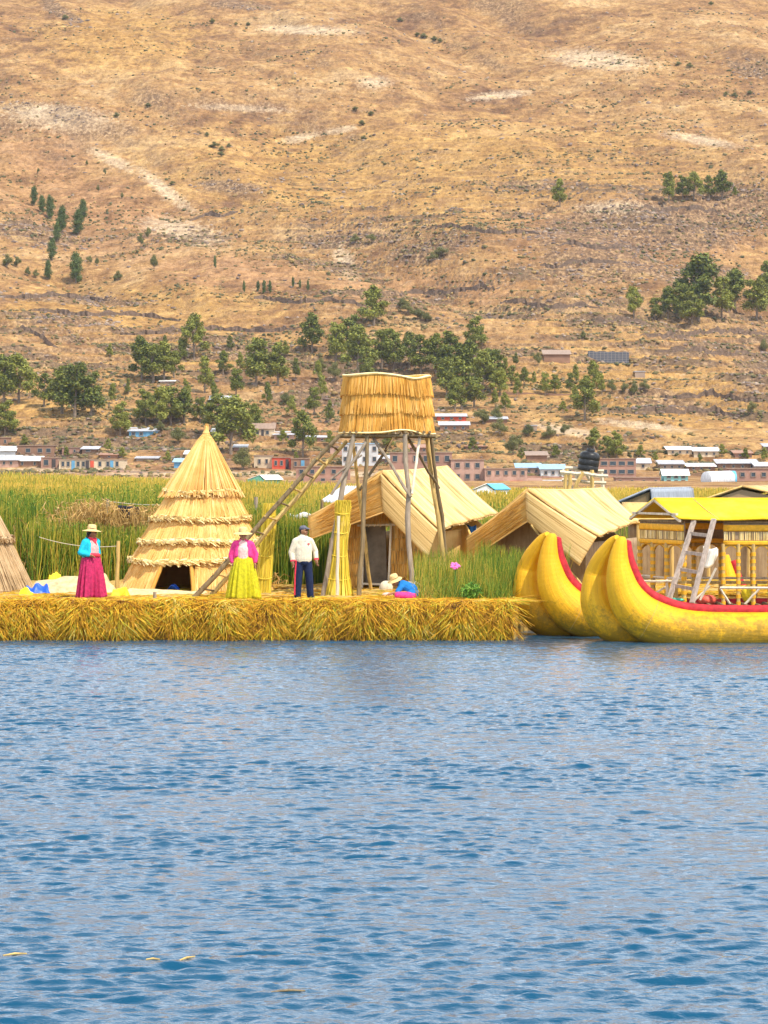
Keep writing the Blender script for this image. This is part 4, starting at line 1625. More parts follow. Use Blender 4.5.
# benches and bags inside
bn = MB().beam(at(CB.lerp(CD, .1) + Vector((0, -.5, 0)), zf + .42), at(CB.lerp(CD, .95) + Vector((0, -.5, 0)), zf + .42), 0.35, 0.06)
bn.build('bench', M_ywood, boat, smooth=False)
for p_ in (0.15, 0.5, 0.85):
    c_ = CB.lerp(CD, p_) + Vector((0, -.5, 0))
    MB().box(at(c_, zf + .2), (0.08, 0.3, 0.4)).build('bench_leg', M_ywood, boat, smooth=False)

# leaning ladder on the boat
ldr = empty('timber_ladder', W(690, 604, 70.0), 'grey timber ladder leaning against the boat cabin roof', 'ladder')
L0, L1 = W(669, 600, 70.15), W(694.5, 519, 70.9)
R0, R1 = W(692, 603, 69.75), W(714, 519, 70.5)
MB().beam(L0, L1, 0.11, 0.06).build('rail', M_lad, ldr, smooth=False)
MB().beam(R0, R1, 0.11, 0.06).build('rail', M_lad, ldr, smooth=False)
for t in (0.16, 0.36, 0.57, 0.80):
    MB().beam(L0.lerp(L1, t + .02), R0.lerp(R1, t), 0.045, 0.075).build('rung', M_lad, ldr, smooth=False)

# odds and ends seen through the rails
M_pinkc = plain('orange_red_bag', (0.75, 0.12, 0.08), 0.6, 0.3, 12)


def lump(name, px, py, d, rx, ry, rz, mat, label, cat, seed=1):
    c = W(px, py, d)
    m_ = MB()
    prof = [(max(1e-3, math.sin(math.pi * i / 9)) ** 0.8, -math.cos(math.pi * i / 9)) for i in range(10)]
    m_.lathe([(r, z) for r, z in prof], 20, (0, 0, 0), 1, 1, lambda a, z: 1 + 0.10 * math.sin(a * 3 + seed) + 0.07 * math.sin(a * 7 + z * 5 + seed))
    m_.v = [(c.x + v[0] * rx, c.y + v[1] * ry, c.z + v[2] * rz) for v in m_.v]
    o_ = m_.build(name, mat)
    tag(o_, label, cat)
    return o_


lump('sack', 707, 600, 71.3, 0.20, 0.2, 0.12, M_pinkc, 'orange red sack lying on the boat deck behind the ladder', 'sack')
lump('sack', 748, 594, 71.3, 0.14, 0.15, 0.20, plain('yellow_bag', (0.80, 0.60, 0.02), 0.6, 0.3, 12), 'yellow sack on the boat deck behind the right railing', 'sack', 4)
lump('cushion', 674, 600, 70.9, 0.22, 0.12, 0.05, plain('green_cloth', (0.10, 0.45, 0.30), 0.7, 0.3, 12), 'small sea green cushion on the boat deck left of the ladder', 'cushion', 2)

# things seen through the cabin: a brown reed hut on the far side and a white tarp
bh = empty('low_reed_hut', bk(720, 84, GZ), 'dark brown reed wall hut seen through the arches of the boat cabin', 'reed hut')
h0, h1_ = bk(628, 84, 0), bk(830, 83, 0)
MB().surf(wall_quad(h0, h1_, 0.6, 2.35, 0.6, 2.35), 60, 6, 4, 1).build('front_wall', M_wallb, bh, solid=0.06)
MB().surf(lambda u, v: (at_(h0, 2.4)).lerp(at_(h1_, 2.4), u) + Vector((0, -0.2 + 2.4 * v, 0.5 * v)), 30, 4).build('roof', M_matg, bh, solid=0.06)
for t_ in (0.05, 0.22, 0.4, 0.6, 0.8):
    p_ = h0.lerp(h1_, t_)
    MB().pole((p_.x, p_.y - .12, 0.6), (p_.x, p_.y - .12, 2.4), 0.05, 0.05, 6, .01, int(t_ * 100) + 3).build('post', M_ywood, bh)
o = MB().surf(lambda u, v: W(703 + 15 * u, 546 + 3 * math.sin(3 * u) + (21 - 12 * u * u) * v, 78.5 + 0.12 * math.sin(u * 7 + v * 3)), 12, 8).build('tarp', M_white, solid=0.01)
tag(o, 'white tarp hanging between the ladder and the cabin columns', 'tarp')

# another reed boat prow standing behind the cabin
b2 = empty('reed_boat', bk(745, 79.5, 0), 'yellow reed boat prow with red edge seen through the cabin windows', 'boat')
P = [(726, 545, 3), (727, 560, 7), (731, 580, 11), (740, 600, 15), (756, 615, 17), (790, 622, 17), (840, 622, 17)]
pts = [W(px, py, 79.5) for px, py, r in P]
A = smooth_path([(p.x, p.z, r * 79.5 / F) for p, (_, _, r) in zip(pts, P)])
pp = [Vector((x, 9.5, z - 0.25)) for x, z, r in A]
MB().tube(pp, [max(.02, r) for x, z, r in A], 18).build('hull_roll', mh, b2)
gg = []
for k in range(2, len(pp)):
    t = (pp[min(k + 1, len(pp) - 1)] - pp[k - 1]).normalized()
    gg.append(pp[k] + Vector((-t.z, 0, t.x)) * (A[k][2] + .04))
MB().tube(gg, 0.09, 10).build('gunwale', M_red, b2)

# ------------------------------------------------------------------ roofs and sheds just behind the island


def shed(name, label, pts_front, dfront, depth, wall_mat, roof_mat, zlow):
    pass


def small_gable(name, label, cat, pxl, pxr, pytop, pyeave, pybase, d, dep, roofm, wallm, ridge_shift=0.0, roof2=None):
    """small hut seen from the front: gable end faces the lake"""
    a, b = W(pxl, pyeave, d), W(pxr, pyeave, d)
    t = W((pxl + pxr) / 2 + ridge_shift, pytop, d)
    zb = W(0, pybase, d).z
    root = empty(name, (t.x, t.y, zb), label, cat)
    dv = Vector((dep * 0.45, dep, 0))
    MB().surf(lambda u, v: t.lerp(t + dv, u).lerp(b.lerp(b + dv, u), v), 8, 4).build('roof', roofm, root, solid=0.05)
    MB().surf(lambda u, v: (t + dv).lerp(t, u).lerp((a + dv).lerp(a, u), v), 8, 4).build('roof', roof2 or roofm, root, solid=0.05)
    m_ = MB()
    ai, bi = a.lerp(b, 0.06), a.lerp(b, 0.94)
    fr = [Vector((ai.x, ai.y + .1, zb)), Vector((bi.x, bi.y + .1, zb)), Vector((bi.x, bi.y + .1, bi.z - .03)), Vector((t.x, t.y + .1, t.z - .08)), Vector((ai.x, ai.y + .1, ai.z - .03))]
    bk_ = [p + dv * 0.96 for p in fr]
    m_.add(fr + bk_, [(0, 1, 2, 3, 4), (9, 8, 7, 6, 5), (1, 6, 7, 2), (0, 4, 9, 5)])
    m_.build('wall', wallm, root, smooth=False)
    return root


small_gable('striped_tent', 'small tent with white and blue striped sheets in the reeds between the gabled huts', 'tent', 472, 495, 484, 490, 508, 240, 3.0, M_blue, M_white, 3, M_white)
small_gable('tin_roof_shed', 'small white roofed shed with green ends in the reeds behind the ladder', 'shed', 246, 265, 475, 480, 486, 478, 6, M_white, plain('green_paint', (0.12, 0.32, 0.22), 0.6), 4, M_white)
small_gable('slate_roof_hut', 'hut with streaked blue grey sheet roof just right of the cream roofed reed hut', 'hut', 612, 652, 489, 505, 540, 92, 3.5, M_slate, M_brown, 18, M_slate)
small_gable('cream_roof_hut', 'hut with a pale cream roof above the yellow cabin roof at the right edge', 'hut', 704, 800, 487, 500, 540, 96, 4, M_mat, M_wallb, -10, M_mat)
# corrugated lean-to at the left of the tower
r_ = empty('lean_to', W(345, 505, 86), 'low grey corrugated lean-to half hidden behind the left tower legs', 'shed')
a_, b_, c_, d_ = W(322, 500, 84), W(360, 503, 84), W(366, 487, 88), W(343, 486, 88)
MB().surf(lambda u, v: a_.lerp(b_, u).lerp(d_.lerp(c_, u), v) + Vector((0, 0, 0.03 * math.sin(u * 70))), 70, 3).build('roof', M_silver, r_, solid=0.03, smooth=False)
for p in (a_, b_, c_, d_):
    MB().pole((p.x, p.y, 0.3), p, 0.05, 0.05, 6, .01).build('post', M_brown, r_)
o = MB().surf(lambda u, v: W(290 + 24 * u, 519 - 5.5 * v + 1.5 * math.sin(u * 8), 83.2 + 0.3 * math.sin(u * 11)), 24, 4).build('laundry', M_white, solid=0.01)
tag(o, 'white laundry strung over the reeds above the man', 'laundry')
o = MB().surf(lambda u, v: W(118 + 21 * u, 505 + (9 + 4 * math.sin(u * 3.1 + .4)) * v + u * 2, 84.6 + 0.1 * math.sin(u * 9)), 12, 6).build('dark_cloth', plain('navy_cloth', (0.02, 0.022, 0.035), 0.8, 0.3, 8), solid=0.01)
tag(o, 'dark cloth hanging on a line over the dry reeds', 'cloth')

# ------------------------------------------------------------------ posts, lines, ropes


def line(name, p0, p1, sag, r, mat, label, cat):
    pts = [p0.lerp(p1, i / 14) - Vector((0, 0, sag * 4 * (i / 14) * (1 - i / 14))) for i in range(15)]
    o_ = MB().tube(pts, r, 6).build(name, mat)
    tag(o_, label, cat)
    return o_


o = MB().pole(bk(117, 76.0, GZ - .1), W(118.5, 541, 76.0), 0.05, 0.045, 8, .01, 3).build('wooden_post', M_ywood)
tag(o, 'wooden post between the woman in turquoise and the straw cone hut', 'post')
o = MB().pole(W(108, 528, 86), W(107.5, 499, 86), 0.05, 0.045, 8, .01, 3).build('wooden_post', M_grey)
tag(o, 'grey post among the dry reeds left of the hanging dark cloth', 'post')
o = MB().pole(W(255, 530, 85), W(256, 497, 85), 0.06, 0.05, 8, .01, 6).build('wooden_post', M_grey)
tag(o, 'grey post in the reeds at the right flank of the straw cone hut', 'post')
line('rope', W(39, 537, 75.5), W(118, 546, 76.0), 0.10, 0.009, M_rope, 'thin pale rope running behind the woman in turquoise to a post', 'rope')
line('wire', W(107, 501, 86), W(160, 505, 86), 0.03, 0.012, M_rope, 'thin line holding the dark cloth', 'line')
line('mooring_rope', W(413, 583, 72.6), W(470, 606, 72.9), 0.16, 0.016, M_rope, 'pale mooring rope sagging from the tower leg to the bank', 'rope')
q = MB()
for k in range(3):
    c_ = bk(412.6, 72.75, W(0, 582 + k * 2.2, 72.7).z)
    q.tube([c_ + Vector((0.085 * math.cos(a), 0.085 * math.sin(a), 0.01 * math.sin(a))) for a in np.linspace(0, 6.28, 15)], 0.02, 6, False)
c_ = W(416, 589, 72.6)
q.tube([c_ + Vector((0.12 * math.cos(a), 0.02, 0.14 * math.sin(a))) for a in np.linspace(0, 6.28, 17)], 0.02, 6, False)
tag(q.build('rope_knot', M_rope), 'knotted coil of pale rope round the grey tower leg', 'rope')

# little front stakes in the bank
for i, (px, lab) in enumerate(((155, 'small worn stake at the bank edge in front of the straw cone hut'),)):
    tag(MB().pole(bk(px, 71.2, 0.7), W(px, 592, 71.2), 0.045, 0.04, 7, .005, 8).build('stake', M_grey), lab, 'stake')

# ------------------------------------------------------------------ pile of mats and bags at the left
def heap(name, poly, d, depth, mat, label, cat, seed=0, base=None):
    """draped heap whose outline top follows poly [(px,py)...]"""
    zb = GZ - 0.03
    def f(u, v):
        k = u * (len(poly) - 1)
        i = min(int(k), len(poly) - 2)
        t = k - i
        t = t * t * (3 - 2 * t)
        px = poly[i][0] + (poly[i + 1][0] - poly[i][0]) * (k - i)
        py = poly[i][1] + (poly[i + 1][1] - poly[i][1]) * t
        top = W(px, py, d)
        s_ = math.sin(math.pi * v) ** 0.6
        z = zb + (top.z - zb) * s_ * (1 + 0.05 * math.sin(u * 11 + v * 7 + seed) + 0.03 * math.sin(u * 31 + v * 17))
        return Vector((top.x, top.y - depth * (0.5 - v) * -1 * -1 + 0.04 * math.sin(u * 8 + seed), z))
    o_ = MB().surf(f, 36, 14).build(name, mat)
    tag(o_, label, cat)
    return o_


heap('folded_mat', [(28, 592), (36, 581), (52, 580), (66, 577), (84, 576), (96, 569), (104, 574), (112, 585), (118, 593)], 75.0, 1.2, M_sack, 'tan sacking heaped on the ground behind the woman in turquoise', 'sacking', 1)
heap('folded_mat', [(124, 594), (130, 588), (150, 589), (166, 590), (190, 591), (204, 590), (210, 595)], 73.8, 0.8, M_sack, 'flat tan mat lying before the doorway of the straw cone hut', 'mat', 5)
heap('blue_tarp', [(22, 591), (27, 586), (32, 588), (37, 582), (43, 586), (47, 584), (51, 592)], 74.6, 0.6, plain('blue_plastic', (0.02, 0.10, 0.55)), 'crumpled bright blue tarp at the left end of the tan sacking', 'tarp', 2)
heap('yellow_sack', [(46, 586), (50, 575), (55, 572), (60, 575), (64, 583)], 75.8, 0.5, plain('yellow_bag', (0.80, 0.60, 0.02)), 'yellow sack behind the blue tarp', 'sack', 3)
heap('yellow_sack', [(110, 596), (114, 589), (121, 588), (126, 587), (131, 596)], 73.0, 0.5, plain('yellow_bag', (0.80, 0.60, 0.02)), 'yellow sack at the foot of the wooden post', 'sack', 4)
heap('yellow_cloth', [(18, 597), (21, 589), (27, 587), (32, 592), (36, 597)], 73.6, 0.5, plain('yellow_bag', (0.80, 0.60, 0.02)), 'yellow cloth bundle in front of the blue tarp', 'cloth', 6)
lump('straw_pile', 240, 594, 75.5, 0.35, 0.3, 0.22, M_island, 'small brown straw heap between the woman in pink and the man', 'straw heap', 7)
lump('stone', 386, 588, 76.2, 0.16, 0.15, 0.18, M_pale, 'pale rounded stone at the foot of the door frame', 'stone', 3)

# pink flower and leafy plant beside the boats
fr = empty('pink_flower', W(455, 566, 71.9), 'large pink paper flower among the reeds left of the boat prow', 'flower')
MB().tube([W(456, 600, 71.9), W(455.5, 585, 71.9), W(455, 569, 71.9)], 0.012, 5).build('stem', plain('stem_green', (0.08, 0.2, 0.03)), fr)
q = MB()
c_ = W(455, 567, 71.85)
for k in range(16):
    a = k * 2.4
    r0 = 0.03 + 0.055 * (k / 16)
    e = c_ + Vector((math.cos(a) * r0 * 1.3, -0.04 + math.sin(a) * .07, math.sin(a) * r0 * 0.8 + .03))
    q.ball(e, (0.035, 0.02, 0.028), 8, 5)
q.build('petals', plain('pink_petals', (0.85, 0.16, 0.45), 0.6, 0.15, 20), fr)
lp = empty('leafy_plant', W(471, 600, 71.0), 'bright green leafy plant at the water edge left of the boat prow', 'plant')
MB().tube([W(471, 602, 71.0), W(471, 590, 71.0), W(472, 582, 71.0)], 0.02, 5).build('stem', plain('stem_green', (0.08, 0.2, 0.03)), lp)
n_ = 420
cc = np.array([tuple(W(471, 591, 71.0))])
u_ = rng.normal(0, 1, (n_, 3))
u_ /= np.linalg.norm(u_, axis=1, keepdims=True)
P0 = cc + u_ * np.array([0.26, 0.2, 0.19]) * rng.uniform(0.3, 1, (n_, 1))
P1 = P0 + rng.normal(0, 0.055, (n_, 3))
v_, f_ = stalks(P0, P1, 0.03, 0.008, None, 1)
MB().arr(v_, f_).build('leaves', stalks_mat('plant_leaves', [(0.1, (0.04, 0.12, 0.015)), (0.6, (0.12, 0.27, 0.03)), (0.95, (0.28, 0.42, 0.06))], 3), lp, smooth=False)

# ------------------------------------------------------------------ water tank on its timber stand, behind hut two
dT = 118
tk = empty('tank_stand', bk(583, dT, 0.5), 'rough whitish timber stand carrying the black water tank', 'stand')
for (a, b, c, d, k) in ((561, 500, 567, 469, 0), (573, 503, 577, 468, 1), (594, 503, 592, 470, 2), (607, 500, 601, 472, 3), (566, 505, 583, 472, 4), (600, 503, 586, 472, 5),
                        (567, 505, 571, 472, 6), (562, 470, 572, 490, 7)):
    MB().pole(W(a, b + 38 if k < 4 else b, dT + (k % 2) * 1.2), W(c, d, dT + (k % 2) * 1.2), 0.09, 0.08, 6, .03, k + 500).build('leg' if k < 4 else 'brace', M_pale if k % 2 else M_ywood, tk)
for k, (a, b, c, d) in enumerate(((560, 472, 608, 476), (562, 480, 606, 483), (565, 468, 604, 471))):
    MB().pole(W(a, b, dT + .4 * k), W(c, d, dT + .4 * k), 0.08, 0.07, 6, .03, k + 520).build('crossbar', M_pale, tk)
tn = empty('water_tank', W(589, 470, dT), 'black ribbed plastic water tank tilted on the timber stand', 'water tank')
q = MB()
s_ = dT / F
prof = [(0.01, 0), (10, 0), (10.4, 1), (10.4, 5), (10.1, 5.4), (10.4, 5.8), (10.4, 11), (10.1, 11.4), (10.4, 11.8), (10.2, 16.5), (8.5, 18.5), (4, 20), (0.01, 20.2)]
q.lathe([(r * s_, z * s_) for r, z in prof], 26)
bod = q.build('tank_body', M_black, tn)
cp = MB().lathe([(0.01, 20.1 * s_), (4.2 * s_, 20.1 * s_), (4.2 * s_, 22.2 * s_), (3.6 * s_, 22.8 * s_), (0.01, 22.9 * s_)], 18).build('tank_lid', M_black, tn)
base = W(587.5, 471, dT + .5)
for o_ in (bod, cp):
    o_.matrix_parent_inverse = Matrix()
    o_.location = (base.x - tn.location.x, base.y - tn.location.y, base.z - tn.location.z)
    o_.rotation_euler = (0, math.radians(9), 0)

# ------------------------------------------------------------------ trees on the hillside
M_trunk = plain('bark', (0.20, 0.15, 0.11), 0.9, 0.3, 3)


def leaf_mat(name, a, b):
    m, nt, bs = new_mat(name, 0.6, 0.2)
    g = _n(nt, 'ShaderNodeNewGeometry')
    oi = _n(nt, 'ShaderNodeObjectInfo')
    r = ramp(nt, [(0.1, a), (0.9, b)])
    f = cmath(nt, 'ADD', cmath(nt, 'MULTIPLY', g.outputs['Random Per Island'], 0.6), cmath(nt, 'MULTIPLY', oi.outputs['Random'], 0.4))
    nt.links.new(f, r.inputs[0])
    nt.links.new(r.outputs[0], bs.inputs['Base Color'])
    return m


LM = {'e': leaf_mat('eucalyptus_leaves', (0.055, 0.08, 0.014), (0.30, 0.30, 0.05)),
      'd': leaf_mat('dark_leaves', (0.04, 0.07, 0.02), (0.13, 0.17, 0.045)),
      'b': leaf_mat('olive_leaves', (0.07, 0.085, 0.025), (0.24, 0.22, 0.07))}


def crown_mesh(clumps, n, sz, name, mat):
    """clumps: list of (centre, radius)"""
    V, Fc = [], []
    for (c, r) in clumps:
        k = int(n * (r[0] * r[1] * r[2]) ** (1 / 3.0))
        u = rng.normal(0, 1, (k, 3))
        u /= np.linalg.norm(u, axis=1, keepdims=True)
        rad = rng.uniform(0.15, 1.0, (k, 1)) ** 0.7 * rng.uniform(0.9, 1.3, (k, 1))
        p = np.array(c) + u * rad * np.array(r)
        a = rng.normal(0, 1, (k, 3))
        a /= np.linalg.norm(a, axis=1, keepdims=True)
        b = np.cross(a, u + rng.normal(0, 0.5, (k, 3)))
        b /= np.linalg.norm(b, axis=1, keepdims=True) + 1e-6
        s = rng.uniform(sz * 0.5, sz, (k, 1))
        q = np.stack([p - a * s, p + b * s * 0.55, p + a * s, p - b * s * 0.55], 1)
        o = len(V) * 0
        V.append(q.reshape(-1, 3))
    V = np.concatenate(V)
    Fc = np.arange(len(V)).reshape(-1, 4)
    o_ = np_mesh(name, V, Fc, mat, False)
    return o_


def proto_tree(kind, seed):
    rr = random.Random(seed)
    H = 10.0
    clumps = []
    tm = MB()
    if kind == 'e':
        top = Vector((rr.uniform(-.4, .4), rr.uniform(-.4, .4), 9.0))
        tm.tube([(0, 0, -1.2), (rr.uniform(-.1, .1), 0, 1.5), (top.x * .5, top.y * .5, 5), tuple(top)], [0.26, 0.20, 0.13, 0.04], 7)
        nb = rr.randint(10, 14)
        for i in range(nb):
            t = i / (nb - 1)
            z = 2.7 + 6.2 * t
            a = i * 2.4 + rr.uniform(-.4, .4)
            rr0 = (2.5 - 1.7 * t) * rr.uniform(0.3, 1.1)
            c = (math.cos(a) * rr0, math.sin(a) * rr0, z + rr.uniform(-.3, .5))
            s_ = rr.uniform(0.75, 1.3) * (1.15 - 0.35 * t)
            clumps.append((c, (s_, s_, s_ * rr.uniform(0.75, 1.1))))
            tm.tube([(top.x * .4 * t, 0, max(1.6, z - 1.6)), (c[0] * .5, c[1] * .5, z - .7), c], [0.09, 0.06, 0.02], 5)
    elif kind == 'd':
        tm.tube([(0, 0, -1.2), (0, 0, 4), (0, 0, 9)], [0.3, 0.2, 0.05], 7)
        for i in range(8):
            t = i / 7
            z = 1.6 + 7.4 * t
            s_ = (0.9 + 1.35 * math.sin(math.pi * (0.12 + 0.8 * t))) * rr.uniform(0.85, 1.2)
            a = i * 2.4
            clumps.append(((math.cos(a) * .8 * (1 - .7 * t), math.sin(a) * .8 * (1 - .7 * t), z), (s_ * rr.uniform(.75, 1), s_ * rr.uniform(.75, 1), 1.3)))
            tm.tube([(0, 0, z - .6), (math.cos(a) * s_ * .6, math.sin(a) * s_ * .6, z + .1)], [0.06, 0.02], 5)
    else:
        tm.tube([(0, 0, -1), (0.1, 0, 2), (0.3, .1, 5)], [0.35, 0.25, 0.1], 7)
        for i in range(8):
            a = i * 2.4 + rr.uniform(-.3, .3)
            rr0 = rr.uniform(1.0, 3.4) if i else 0
            z = rr.uniform(2.6, 5.2) if i else 6.5
            c = (math.cos(a) * rr0, math.sin(a) * rr0, z)
            s_ = rr.uniform(1.5, 2.3)
            clumps.append((c, (s_, s_, s_ * .85)))
            tm.tube([(0, 0, 1.2), (c[0] * .5, c[1] * .5, z * .7), c], [0.12, 0.08, 0.03], 5)
    root = empty('tree', (0, 0, 0))
    tm.build('trunk', M_trunk, root)
    o_ = crown_mesh(clumps, 330, 0.30, 'crown', LM[kind])
    o_.parent = root
    o_.matrix_parent_inverse = Matrix()
    return root


PROTO = {'e': [proto_tree('e', s) for s in (1, 2, 3, 4, 5)], 'd': [proto_tree('d', s) for s in (6, 7, 8)], 'b': [proto_tree('b', s) for s in (9, 10, 11)]}
used_proto = set()
KIND = {'e': 'eucalyptus_tree', 'd': 'dark_conifer', 'b': 'round_bush'}
ORD = ['first', 'second', 'third', 'fourth', 'fifth', 'sixth', 'seventh', 'eighth', 'ninth', 'tenth', 'eleventh', 'twelfth', 'thirteenth', 'fourteenth', 'fifteenth', 'sixteenth']


def place_tree(kind, px, py, hp, wfac, label, group, i):
    g, d = ground(px, py)
    hm = hp * d / F
    key = (kind, i % len(PROTO[kind]))
    pr = PROTO[kind][key[1]]
    if key not in used_proto:
        used_proto.add(key)
        r = pr
    else:
        r = pr.copy()
        COL.objects.link(r)
        for ch in pr.children:
            c = ch.copy()
            COL.objects.link(c)
            c.parent = r
    r.name = KIND[kind]
    full = {'e': 10.4, 'd': 10.2, 'b': 8.6}[kind]
    s = hm / full
    r.location = g
    r.rotation_euler = (0, 0, (i * 1.7 + px) % 6.28)
    r.scale = (s * wfac, s * wfac, s)
    tag(r, label, {'e': 'tree', 'd': 'tree', 'b': 'bush'}[kind], group)
    return r


CL = [
    ('conifer climbing the upper left hillside', 'd', 1.0, [(34, 206, 20), (42, 213, 18), (50, 219, 24), (62, 233, 27), (57, 242, 20), (83, 221, 22), (78, 235, 26), (52, 261, 22), (76, 284, 31), (48, 280, 20)]),
    ('lone shrub high on the left hillside', 'b', 0.5, [(87, 166, 6), (105, 176, 8), (98, 192, 8), (122, 199, 7), (38, 175, 7), (148, 239, 13), (141, 246, 14), (154, 269, 16)]),
    ('low bush on the left hillside under the conifers', 'b', 0.8, [(7, 268, 15), (17, 268, 11), (90, 264, 9), (97, 265, 8), (118, 281, 11), (28, 276, 10), (36, 278, 9)]),
    ('small tree on the bare slope above the tower', 'd', 0.7, [(215, 268, 12), (244, 293, 12), (258, 292, 11), (264, 294, 14), (270, 295, 13), (293, 288, 11), (300, 289, 9), (308, 291, 11)]),
    ('eucalyptus in the grove at the left edge', 'e', 1.25, [(4, 404, 54), (19, 403, 52), (44, 407, 37), (62, 414, 50), (75, 418, 60), (91, 417, 47), (5, 436, 37)]),
    ('eucalyptus in the clump left of centre with a dark foot', 'e', 1.3, [(142, 381, 47), (153, 383, 42), (164, 381, 42), (174, 378, 30)]),
    ('eucalyptus on the slope above the straw cone hut', 'e', 1.05, [(194, 361, 48), (205, 393, 40), (223, 376, 26), (236, 396, 30), (120, 437, 36)]),
    ('round crowned tree in the grove left of the cone hut tip', 'e', 1.35, [(146, 426, 38), (159, 428, 44), (171, 426, 42), (184, 424, 36), (200, 423, 27)]),
    ('tree among the houses right of the cone hut tip', 'e', 1.3, [(217, 436, 42), (231, 455, 62), (244, 440, 40), (254, 430, 28)]),
    ('eucalyptus in the pair left of the tower basket', 'e', 1.25, [(256, 386, 52), (278, 386, 46)]),
    ('tree beside the tower ladder top', 'e', 1.2, [(303, 457, 50), (314, 415, 30)]),
    ('eucalyptus in the grove over the tower basket', 'e', 1.2, [(312, 354, 44), (336, 363, 44), (350, 362, 48), (358, 372, 50), (374, 326, 43), (382, 369, 42), (394, 371, 44), (409, 370, 40), (365, 384, 38)]),
    ('eucalyptus in the dense grove right of the tower basket', 'e', 1.35, [(421, 376, 44), (436, 376, 42), (450, 380, 50), (447, 398, 44), (462, 410, 54), (475, 350, 35), (470, 382, 44), (483, 394, 46), (493, 390, 44), (500, 396, 30), (455, 412, 34), (474, 408, 34)]),
    ('eucalyptus in the row high on the right slope', 'e', 1.15, [(669, 203, 33), (683, 200, 24), (694, 201, 31), (709, 200, 27), (722, 201, 31), (735, 197, 11)]),
    ('lone eucalyptus high above the grove', 'e', 1.1, [(560, 209, 30)]),
    ('eucalyptus in the row along the right terraces', 'e', 1.3, [(634, 319, 34), (655, 320, 24), (668, 319, 34), (680, 322, 40), (698, 321, 70), (692, 324, 34), (722, 319, 46), (735, 310, 44), (757, 320, 44), (766, 302, 42)]),
    ('tree in the right middle copse above the brick houses', 'e', 1.1, [(524, 386, 20), (512, 386, 22), (545, 396, 25), (555, 394, 20), (570, 394, 22), (594, 389, 31), (585, 420, 46), (563, 414, 14), (505, 413, 22)]),
    ('green shrub on the terraces right of the copse', 'b', 0.7, [(612, 394, 14), (624, 394, 12), (634, 395, 15), (645, 395, 13), (538, 366, 14), (751, 416, 15), (764, 352, 14), (583, 340, 9)]),
    ('small tree by the black water tank', 'e', 1.25, [(594, 452, 24), (617, 460, 30), (608, 457, 22)]),
    ('low olive bush among the village plots', 'b', 1.0, [(178, 444, 17), (160, 434, 12), (243, 470, 24), (335, 381, 18), (321, 372, 14), (483, 424, 16), (500, 436, 18), (513, 455, 22), (528, 436, 13), (549, 440, 14), (564, 436, 12), (497, 420, 14), (286, 405, 12), (282, 440, 11)]),
    ('small tree between the houses of the right village', 'e', 1.2, [(388, 449, 18), (472, 452, 16), (521, 461, 14), (556, 458, 13), (640, 459, 14), (655, 462, 11), (722, 458, 14), (745, 461, 13), (764, 462, 16), (700, 463, 10)]),
    ('small tree between the houses of the left village', 'e', 1.2, [(24, 446, 12), (66, 458, 11), (108, 452, 14), (122, 459, 12), (168, 462, 12), (202, 458, 14), (283, 446, 15), (330, 446, 16), (296, 462, 11)]),
    ('slender tree scattered on the left slope below the terraces', 'e', 0.85, [(28, 388, 20), (112, 404, 22), (128, 396, 18), (186, 404, 26), (214, 404, 24), (182, 362, 24), (230, 352, 18), (110, 360, 15), (165, 350, 14)]),
    ('slender tree scattered between the cone hut and the tower basket', 'e', 0.85, [(268, 408, 26), (296, 380, 24), (292, 418, 24), (322, 400, 26), (330, 424, 24), (318, 382, 20), (240, 372, 20), (285, 360, 18), (335, 345, 22)]),
    ('slender tree scattered to the right of the dense grove', 'e', 0.85, [(488, 372, 24), (505, 380, 22), (517, 398, 22), (495, 408, 20), (534, 386, 16), (576, 384, 20), (602, 396, 22), (575, 402, 18), (516, 366, 14)]),
    ('bush in the dark scrub patch above the grove', 'b', 1.2, [(402, 309, 10), (408, 315, 12), (418, 320, 12), (427, 322, 10), (440, 258, 12), (432, 262, 10), (355, 245, 10), (372, 243, 9)]),
    ('tiny dark shrub near the top of the slope', 'b', 1.3, [(212, 24, 6), (236, 26, 4), (248, 26, 4), (417, 37, 5), (424, 39, 6), (434, 42, 6), (440, 43, 5), (400, 22, 5), (678, 66, 5), (690, 68, 6), (726, 96, 5), (735, 98, 6), (750, 95, 5), (711, 6, 5), (65, 20, 6)]),
    ('tiny green shrub on the upper middle slope', 'b', 1.3, [(207, 137, 5), (214, 148, 7), (222, 152, 6), (229, 148, 5), (221, 157, 6), (355, 112, 5), (362, 126, 6), (371, 116, 5), (364, 140, 5), (116, 118, 6), (148, 108, 5), (172, 186, 5)]),
]
DESC = {}
ti = 0
for (desc, kind, wf, pts) in CL:
    order = sorted(range(len(pts)), key=lambda k: (pts[k][0], pts[k][1]))
    for rank, k in enumerate(order):
        px, py, hp = pts[k]
        if len(pts) == 1:
            lab = desc
        elif rank == 0:
            lab = 'leftmost ' + desc
        elif rank == len(pts) - 1:
            lab = 'rightmost ' + desc
        else:
            lab = ORD[rank] + ' from left, ' + desc
        grp = {'e': 'trees on the hillside', 'd': 'conifers on the hillside', 'b': 'bushes on the hillside'}[kind]
        place_tree(kind, px, py, hp, wf * (0.86 + 0.32 * ((ti * 37) % 10) / 10), lab, grp, ti)
        ti += 1


